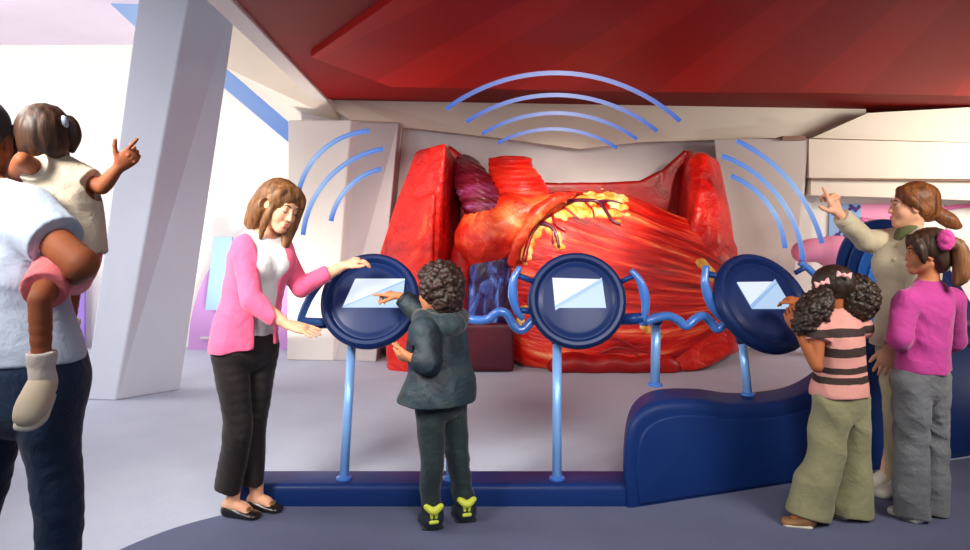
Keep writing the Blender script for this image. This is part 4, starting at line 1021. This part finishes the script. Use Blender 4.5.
# ---- the pointing woman in the beige coat
MT['beige'] = cloth('beige', rgb(196,184,156), .8, .10, 6, .4, 10, .03); MT['beige_dark'] = cloth('beige_dark', rgb(176,162,130), .8, .1, 6, .4, 12, .03); MT['white_shoe'] = mat('white_shoe', rgb(226,222,210), .5, .04, 8)
MT['green_top'] = cloth('green_top', rgb(98,104,66), .8, .1, 8)
S = .98; F = nrm(V(-.86,-.50,0)); R = np.cross(F, (0,0,1))
T = person('woman with an auburn ponytail in a beige coat pointing up at the right', P(903,500,4.22))
J = pts_(pel=(908,335,4.24), wai=(908,302,4.24), che=(908,265,4.24), nkb=(911,232,4.25), head=(911,206,4.25),
         shR=(893,243,4.38), elR=(865,231,4.44), wrR=(836,210,4.44), shL=(922,245,4.12), elL=(920,305,4.08), wrL=(893,347,4.10),
         kneL=(903,420,4.22), ankL=(905,490,4.22), kneR=(900,420,4.30), ankR=(897,486,4.30))
J['elR'] = P(866,240,4.32); J['wrR'] = P(838,213,4.24)
J['R'] = R; J['hF'] = nrm(V(-.97,.20,.02)); J['hU'] = nrm(V(.05,0,1)); J['hs'] = .98
J['toeL'] = V(1.98,4.06,.02); J['toeR'] = V(1.97,4.16,.02)
J['handR'] = (nrm(V(-.33,-.15,.72)), V(-.1,-.85,-.25), dict(curl=(.03,.95,1.05,1.1), thumb=(.80,.55,-.2), spread=.03))
J['handR'] = (nrm(V(-.33,-.10,.72)), V(.55,-.82,.15), dict(curl=(.03,.95,1.05,1.1), thumb=(.85,.45,-.15), spread=.03))
J['handL'] = (V(-.35,.0,-.8), V(-.4,-.7,.1), dict(curl=(.3,.35,.4,.45)))
J['hscale'] = 1.08; offs(J, None, S)
FT = feet(J, dict(L=(V(2.235,4.22,0), V(2.015,4.13,0)), R=(V(2.21,4.34,0), V(1.995,4.25,0))))
f = body(J, S, .95, .0042); bd = f.build('body', MT['skin_light'], T)
face_parts(bd, J['head'], J['hF'], J['hU'], J['hs'], 'iris', 'lip', 'brow_brown')
trousers(J, S, [(.092,.095), (.075,.08), (.07,.075)], [P(905,487,4.22), P(897,483,4.30)], MT['beige_dark'], T, None, (.15,.12), 3, .006, 22)
f = SDF(.005); hem = P(905,348,4.24)
f.tube([hem-V(0,0,.03), J['pel']+V(0,0,.05), J['wai'], J['che'], J['nkb']-V(0,0,.085), J['nkb']-V(0,0,.03)], [(.185,.16), (.175,.145), (.155,.13), (.165,.13), (.13,.095), (.072,.07)], R, .02)
for s in (-1, 1): f.ell(J['che']+F*.07+R*s*.07, V(.075,.075,.08), None, .06)
cR = J['elR']+(J['wrR']-J['elR'])*.90; cL = J['elL']+(J['wrL']-J['elL'])*.95
for k, c in (('L', cL), ('R', cR)):
    f.seg(J['nkb']-V(0,0,.055), J['sh'+k], .068, .070, k=.05); f.tube([J['sh'+k], (J['sh'+k]+J['el'+k])/2, J['el'+k]], [.072, .068, .062], None, .04); f.tube([J['el'+k], (J['el'+k]+c)/2, c], [.062, .056, .050], None, .012)
    f.cut(c, c-J['el'+k], .08)
f.ell(J['nkb']+F*.06+V(0,0,.02), V(.06,.06,.075), None, .006, 's'); f.cut(hem, (-.1,0,-1), .6)
f.disp(folds(0.0121, 20, 21, (1,1,1), 7)); ct = f.build('coat', MT['beige'], T, keep=True); cb_ = BVHTree.FromPolygons([Vector(v) for v in f.pts.tolist()], f.faces)
f = SDF(.004); f.tube([J['nkb']-V(0,0,.05)+F*.02, J['nkb']+V(0,0,.0)+F*.005], [(.085,.075), (.062,.06)], R, .02); f.build('top', MT['green_top'], T)
for px, py in ((896,246), (894,260)):
    h = cb_.ray_cast(Vector((0,0,CAMZ)), Vector(((px-CX)/FPX, 1, -(py-HY)/FPX)).normalized())
    if h[0] is not None:
        b = SDF(.0025); nn = np.array(h[1]); b.ell(np.array(h[0])+nn*.002, V(.012,.012,.006), np.array(frame_of(np.cross(nn,(0,0,1)), nn)), 0); b.build('button', MT['beige_dark'], ct)
# hair with ponytail
q = headpos(J['head'], J['hF'], J['hU'], J['hs']); hR, hF, hU = frame_of(J['hF'], J['hU']); HMx = np.array([hR, hF, hU])
f = SDF(.004); f.ell(q(0,-.034,.040), V(.089,.112,.094), HMx, .02); f.ell(q(0,-.085,-.03), V(.07,.055,.055), HMx, .04)
f.tube([q(-.045,.045,.088), q(-.074,.030,.05), q(-.082,.0,.012), q(-.070,-.05,-.03)], [.012,.022,.022,.02], None, .035)
f.tube([q(.045,.045,.088), q(.074,.030,.05), q(.082,.0,.012), q(.070,-.05,-.03)], [.012,.022,.022,.02], None, .035)
f.tube([q(-.01,-.120,-.030), q(-.015,-.160,-.060), q(-.02,-.200,-.085), q(-.02,-.235,-.105)], [.030,.038,.034,.014], None, .02)
f.ell(q(0,.125,-.035), V(.078,.066,.108), HMx, .012, 's'); f.disp(strands(.004, 190, 8, (.5,.5,.4))); hh = f.build('hair', MT['hair_auburn'], T)
for hx, tx in FT.values(): shoe(hx, tx, .048, .085, MT['white_shoe'], T)

# ---- the girl in magenta
MT['magenta'] = cloth('magenta', rgb(180,56,136), .75, .12, 6, .4, 12, .03, .2); MT['jeans_grey'] = cloth('jeans_grey', rgb(112,114,118), .8, .22, 6, .5, 16, .03); MT['scrunchie'] = cloth('scrunchie', rgb(214,70,150), .7, .15, 20, .5, 60, .01)
S = .84; F = nrm(V(-.45,.89,0)); R = np.cross(F, (0,0,1))
T = person('girl with a dark ponytail in a magenta top and grey jeans', P(920,520,3.86))
J = pts_(pel=(921,372,3.87), wai=(923,345,3.87), che=(926,312,3.87), nkb=(928,283,3.87), head=(926,253,3.85),
         shL=(906,303,3.80), elL=(899,338,3.76), wrL=(911,345,3.98), shR=(951,300,3.96), elR=(955,340,4.05), wrR=(935,350,4.12),
         kneL=(912,440,3.85), ankL=(911,508,3.86), kneR=(932,440,3.93), ankR=(932,506,3.94))
J['R'] = R; J['hF'] = nrm(V(-.97,.24,-.02)); J['hU'] = V(0,0,1); J['hs'] = .86
J['toeL'] = V(2.02,3.99,.02); J['toeR'] = V(2.14,4.07,.02)
J['handL'] = (V(.3,.8,.1), V(-.8,.2,.3), {}); J['handR'] = (V(-.6,.5,.1), V(.4,.2,.8), {})
J['hscale'] = .84; offs(J, None, S)
FT = feet(J, dict(L=(V(2.085,3.78,0), V(2.0,3.97,0)), R=(V(2.18,3.86,0), V(2.095,4.05,0))))
f = body(J, S, 1.0, .0042, .7); bd = f.build('body', MT['skin_tan'], T)
face_parts(bd, J['head'], J['hF'], J['hU'], J['hs'], 'iris', 'lip', 'lash')
trousers(J, S, [(.086,.092), (.072,.078), (.074,.082)], [P(912,516,3.84), P(931,512,3.92)], MT['jeans_grey'], T, None, (.124,.11), 4, .007, 32)
f = SDF(.005); hem = P(922,370,3.87)
f.tube([hem-V(0,0,.02), J['wai'], J['che'], J['nkb']-V(0,0,.07), J['nkb']-V(0,0,.02)], [(.142,.125), (.135,.112), (.138,.11), (.115,.082), (.065,.062)], R, .02)
for k in 'LR':
    c = J['wrL'] if k == 'L' else J['wrR']
    f.seg(J['nkb']-V(0,0,.05), J['sh'+k], .055, .056, k=.04); f.tube([J['sh'+k], (J['sh'+k]+J['el'+k])/2, J['el'+k]], [.058, .058, .056], None, .03); f.tube([J['el'+k], c], [.056, .044], None, .012); f.cut(c, c-J['el'+k], .06)
f.cut(hem, (0,0,-1), .5); f.disp(folds(0.0095, 26, 33, (1,1,1), 7)); f.build('top', MT['magenta'], T)
q = headpos(J['head'], J['hF'], J['hU'], J['hs']); hR, hF, hU = frame_of(J['hF'], J['hU']); HMx = np.array([hR, hF, hU])
f = SDF(.004); f.ell(q(0,-.030,.036), V(.088,.108,.094), HMx, .02); f.ell(q(0,-.070,-.045), V(.070,.050,.060), HMx, .03)
f.tube([q(.05,.070,.085), q(.080,.055,.04), q(.083,.040,-.01), q(.078,.030,-.05)], [.018,.022,.018,.008], None, .015)
f.tube([q(-.05,.070,.085), q(-.080,.055,.04), q(-.083,.040,-.01), q(-.078,.030,-.05)], [.018,.022,.018,.008], None, .015)
f.ell(q(0,.125,-.040), V(.08,.062,.105), HMx, .012, 's'); f.disp(strands(.003, 200, 14)); hh = f.build('hair', MT['hair_dark'], T)
f = SDF(.004); f.tube([P(945,241,3.76), P(957,246,3.76), P(962,260,3.76), P(961,276,3.76), P(956,284,3.76)], [.026,.034,.040,.036,.014], None, .02); f.disp(strands(.004, 200, 15)); f.build('ponytail', MT['hair_brown'], hh)
f = SDF(.004); c = P(946,240,3.74)
for a in np.linspace(0, 2*math.pi, 11)[:-1]: f.ell(c+V(.026*math.cos(a)*.7, -.012*math.cos(a), .034*math.sin(a)), .017, None, .008)
f.ell(c, .024, None, .01); f.build('scrunchie', MT['scrunchie'], hh)
for hx, tx in FT.values(): shoe(hx, tx, .045, .06, MT['white_shoe'], T, 'shoe', MT['sole_white'])

# ---- the man seen from behind, holding a child
MT['tee_blue'] = cloth('tee_blue', rgb(184,198,218), .8, .05, 5, .5, 8, .03); MT['jeans_blue'] = cloth('jeans_blue', rgb(27,46,74), .75, .28, 5, .5, 14, .03); MT['cap_dark'] = cloth('cap_dark', rgb(50,46,48), .8, .1, 10)
S = 1.05; F = nrm(V(.25,.97,0)); R = np.cross(F, (0,0,1))
T = person('man in a pale blue t-shirt and jeans seen from behind, carrying a child', P(20,700,2.38))
J = pts_(pel=(22,372,2.40), wai=(12,320,2.40), che=(-6,250,2.40), nkb=(-22,185,2.42), head=(-18,142,2.44),
         shR=(24,217,2.36), elR=(82,264,2.20), wrR=(58,282,2.42), shL=(-78,215,2.46), elL=(-100,300,2.5), wrL=(-70,330,2.7),
         kneR=(58,510,2.38), ankR=(56,675,2.40), kneL=(-24,520,2.46), ankL=(-26,670,2.5))
J['R'] = R; J['hF'] = nrm(V(-.1,1,0)); J['hU'] = V(0,0,1); J['hs'] = 1.05
for k in 'LR': J['toe'+k] = V(J['ank'+k][0]+.04, J['ank'+k][1]+.12, .03)
J['handR'] = (V(-.8,.35,.1), V(.1,.2,-.9), dict(curl=(.4,.4,.45,.5))); J['handL'] = (V(.7,.5,.0), V(-.3,-.3,.8), dict(curl=(.4,.4,.45,.5)))
offs(J, None, 1.1)
f = body(J, S, 1.08, .006, 0.0, .78); f.build('body', MT['skin_deep'], T)
trousers(J, S, [(.092,.104), (.064,.072), (.062,.07)], [P(-26,665,2.5), P(56,670,2.40)], MT['jeans_blue'], T, None, (.185,.14), 7, .010, 18, .006)
f = SDF(.006); hem = P(22,359,2.40)
f.tube([hem-V(0,0,.03), J['wai'], J['che'], J['nkb']-V(0,0,.11), J['nkb']-V(0,0,.03)], [(.195,.155), (.185,.145), (.19,.14), (.16,.11), (.085,.08)], R, .03)
for k in 'LR':
    c = J['sh'+k]+(J['el'+k]-J['sh'+k])*.58
    f.seg(J['nkb']-V(0,0,.085), J['sh'+k], .082, .078, k=.06); f.seg(J['sh'+k], c, .080, .080, k=.05); f.cut(c, c-J['sh'+k], .11)
f.cut(hem, (.05,0,-1), .6); f.disp(folds(0.0135, 16, 41, (1,1,1), 7)); f.build('shirt', MT['tee_blue'], T)
q = headpos(J['head'], J['hF'], J['hU'], J['hs']); hR, hF, hU = frame_of(J['hF'], J['hU']); HMx = np.array([hR, hF, hU])
f = SDF(.005); f.ell(q(0,-.022,.045), V(.085,.105,.090), HMx, .02); f.ell(q(0,-.075,-.01), V(.068,.045,.06), HMx, .03); f.ell(q(0,.12,-.045), V(.08,.075,.105), HMx, .01, 's'); f.disp(strands(.002, 220, 3)); f.build('hair', MT['cap_dark'], T)
for k in 'LR':
    a = J['ank'+k]; shoe(V(a[0]-.01, a[1]-.07, 0), V(a[0]+.05, a[1]+.2, 0), .05, .09, MT['boot_dark'], T, 'shoe', MT['sole_white'], vox=.006)

# ---- the carried child
MT['tee_tan'] = cloth('tee_tan', rgb(206,190,168), .8, .07, 6, .5, 12, .03); MT['shorts_pink'] = cloth('shorts_pink', rgb(226,118,124), .8, .08, 6, .5, 16, .02); MT['sock_white'] = cloth('sock_white', rgb(222,208,196), .8, .05, 20, .4, 60, .01); MT['tie_blue'] = cloth('tie_blue', rgb(196,210,236), .7, .05, 20)
MT['shoe_cream'] = mat('shoe_cream', rgb(214,196,168), .6, .05, 10)
S = .58; F = nrm(V(-.35,.93,0)); R = np.cross(F, (0,0,1))
T = empty('person', P(60,240,2.5), 'small child in a tan t-shirt and pink shorts carried on the man\'s arm, pointing', 'person')
J = pts_(pel=(68,245,2.50), wai=(68,222,2.50), che=(64,192,2.50), nkb=(54,162,2.50), head=(47,139,2.50),
         shR=(80,180,2.52), elR=(102,187,2.50), wrR=(119,167,2.50), shL=(42,172,2.46), elL=(22,160,2.36), wrL=(13,176,2.46),
         hipL=(62,258,2.36), kneL=(40,300,2.15), ankL=(42,380,2.16), hipR=(78,262,2.56), kneR=(72,285,2.74), ankR=(66,340,2.78))
J['R'] = R; J['hF'] = nrm(V(-.25,.95,.05)); J['hU'] = nrm(V(-.12,0,1)); J['hs'] = .80
J['toeL'] = P(42,386,2.15); J['toeR'] = P(62,360,2.90)
J['handR'] = (nrm(V(.72,0,.70)), nrm(V(.3,-.85,-.3)), dict(curl=(.03,.95,1.0,1.05), thumb=(.95,.55,-.1), spread=.02, rmin=.0062))
J['handL'] = (V(-.2,.5,-.5), V(-.5,-.6,.2), dict(curl=(.3,.3,.35,.4)))
J['hscale'] = .68
f = body(J, S, 1.02, .0036, 1.0); f.build('body', MT['skin_deep'], T)
f = SDF(.004)
f.tube([P(74,262,2.48), J['wai'], J['che'], J['nkb']-V(0,0,.05), J['nkb']-V(0,0,.015)], [(.098,.10), (.105,.095), (.098,.085), (.085,.065), (.05,.05)], R, .02)
for k, fr2 in (('L', .5), ('R', .55)):
    c = J['sh'+k]+(J['el'+k]-J['sh'+k])*fr2
    f.seg(J['nkb']-V(0,0,.04), J['sh'+k], .05, .044, k=.03); f.seg(J['sh'+k], c, .045, .047, k=.02); f.cut(c, c-J['sh'+k], .06)
f.cut(P(74,258,2.48), (.2,0,-1), .4); f.disp(folds(0.0081, 30, 51)); f.build('shirt', MT['tee_tan'], T)
f = SDF(.004)
f.tube([J['pel']+V(0,0,.02), J['pel']-V(0,0,.03)], [(.095,.09), (.10,.095)], R, .02)
for k in 'LR':
    c = J['hip'+k]+(J['kne'+k]-J['hip'+k])*.80
    f.tube([J['pel']-V(0,0,.03), J['hip'+k], c], [.064,.062,.060], None, .03); f.cut(c, c-J['hip'+k], .08)
f.disp(folds(0.0068, 32, 53)); f.build('shorts', MT['shorts_pink'], T)
q = headpos(J['head'], J['hF'], J['hU'], J['hs']); hR, hF, hU = frame_of(J['hF'], J['hU']); HMx = np.array([hR, hF, hU])
f = SDF(.004); f.ell(q(0,-.030,.036), V(.092,.110,.095)*.86, HMx, .02); f.ell(q(0,-.060,-.03), V(.082,.060,.06)*.86, HMx, .03)
f.ell(q(0,.125,-.045), V(.075,.062,.10), HMx, .012, 's'); f.disp(strands(.003, 200, 24)); hh = f.build('hair', MT['hair_dark'], T)
for pts in ([(65,121), (70,124), (73,136), (72,150)], [(18,130), (12,134), (10,146), (12,156)]):
    f = SDF(.004); f.tube([P(x, y, 2.50) for x, y in pts], [.016,.022,.024,.010], None, .02); f.disp(strands(.003, 200, 25)); f.build('pigtail', MT['hair_dark'], hh)
for px, py in ((63,123), (19,132)):
    f = SDF(.003); f.ell(P(px, py, 2.46), V(.014,.022,.024), None, .004); f.disp(folds(0.0027, 120, 2)); f.build('hair_tie', MT['tie_blue'], hh)
for k, (a, to) in (('L', (J['ankL'], P(30,408,2.10))), ('R', (J['ankR'], J['toeR']))):
    d = nrm(to-a); kk = nrm(J['kne'+k]-a)
    f = SDF(.0035); f.tube([a+kk*.075, a+kk*.03, a-kk*.012, a-kk*.02+d*.04], [.030,.031,.034,.032], None, .01); f.tube([a+kk*.055, a+kk*.078], [.036,.037], None, .006); f.cut(a+kk*.078, kk, .06); f.disp(folds(0.0027, 90, 5)); f.build('sock', MT['sock_white'], T)
    f = SDF(.0035); f.tube([a-kk*.012-d*.006, a-kk*.012+d*.03, a-kk*.006+d*.075, a+d*.115], [(.036,.032), (.038,.036), (.040,.032), (.032,.022)], np.cross(d, kk), .01)
    s = f.build('shoe', MT['shoe_cream'], T)
    f = SDF(.0035); f.tube([a-kk*.046-d*.006, a-kk*.046+d*.04, a-kk*.036+d*.08, a-kk*.02+d*.122], [(.036,.010), (.037,.010), (.041,.010), (.03,.010)], np.cross(d, kk), .01); f.build('sole', MT['sole_white'], s)
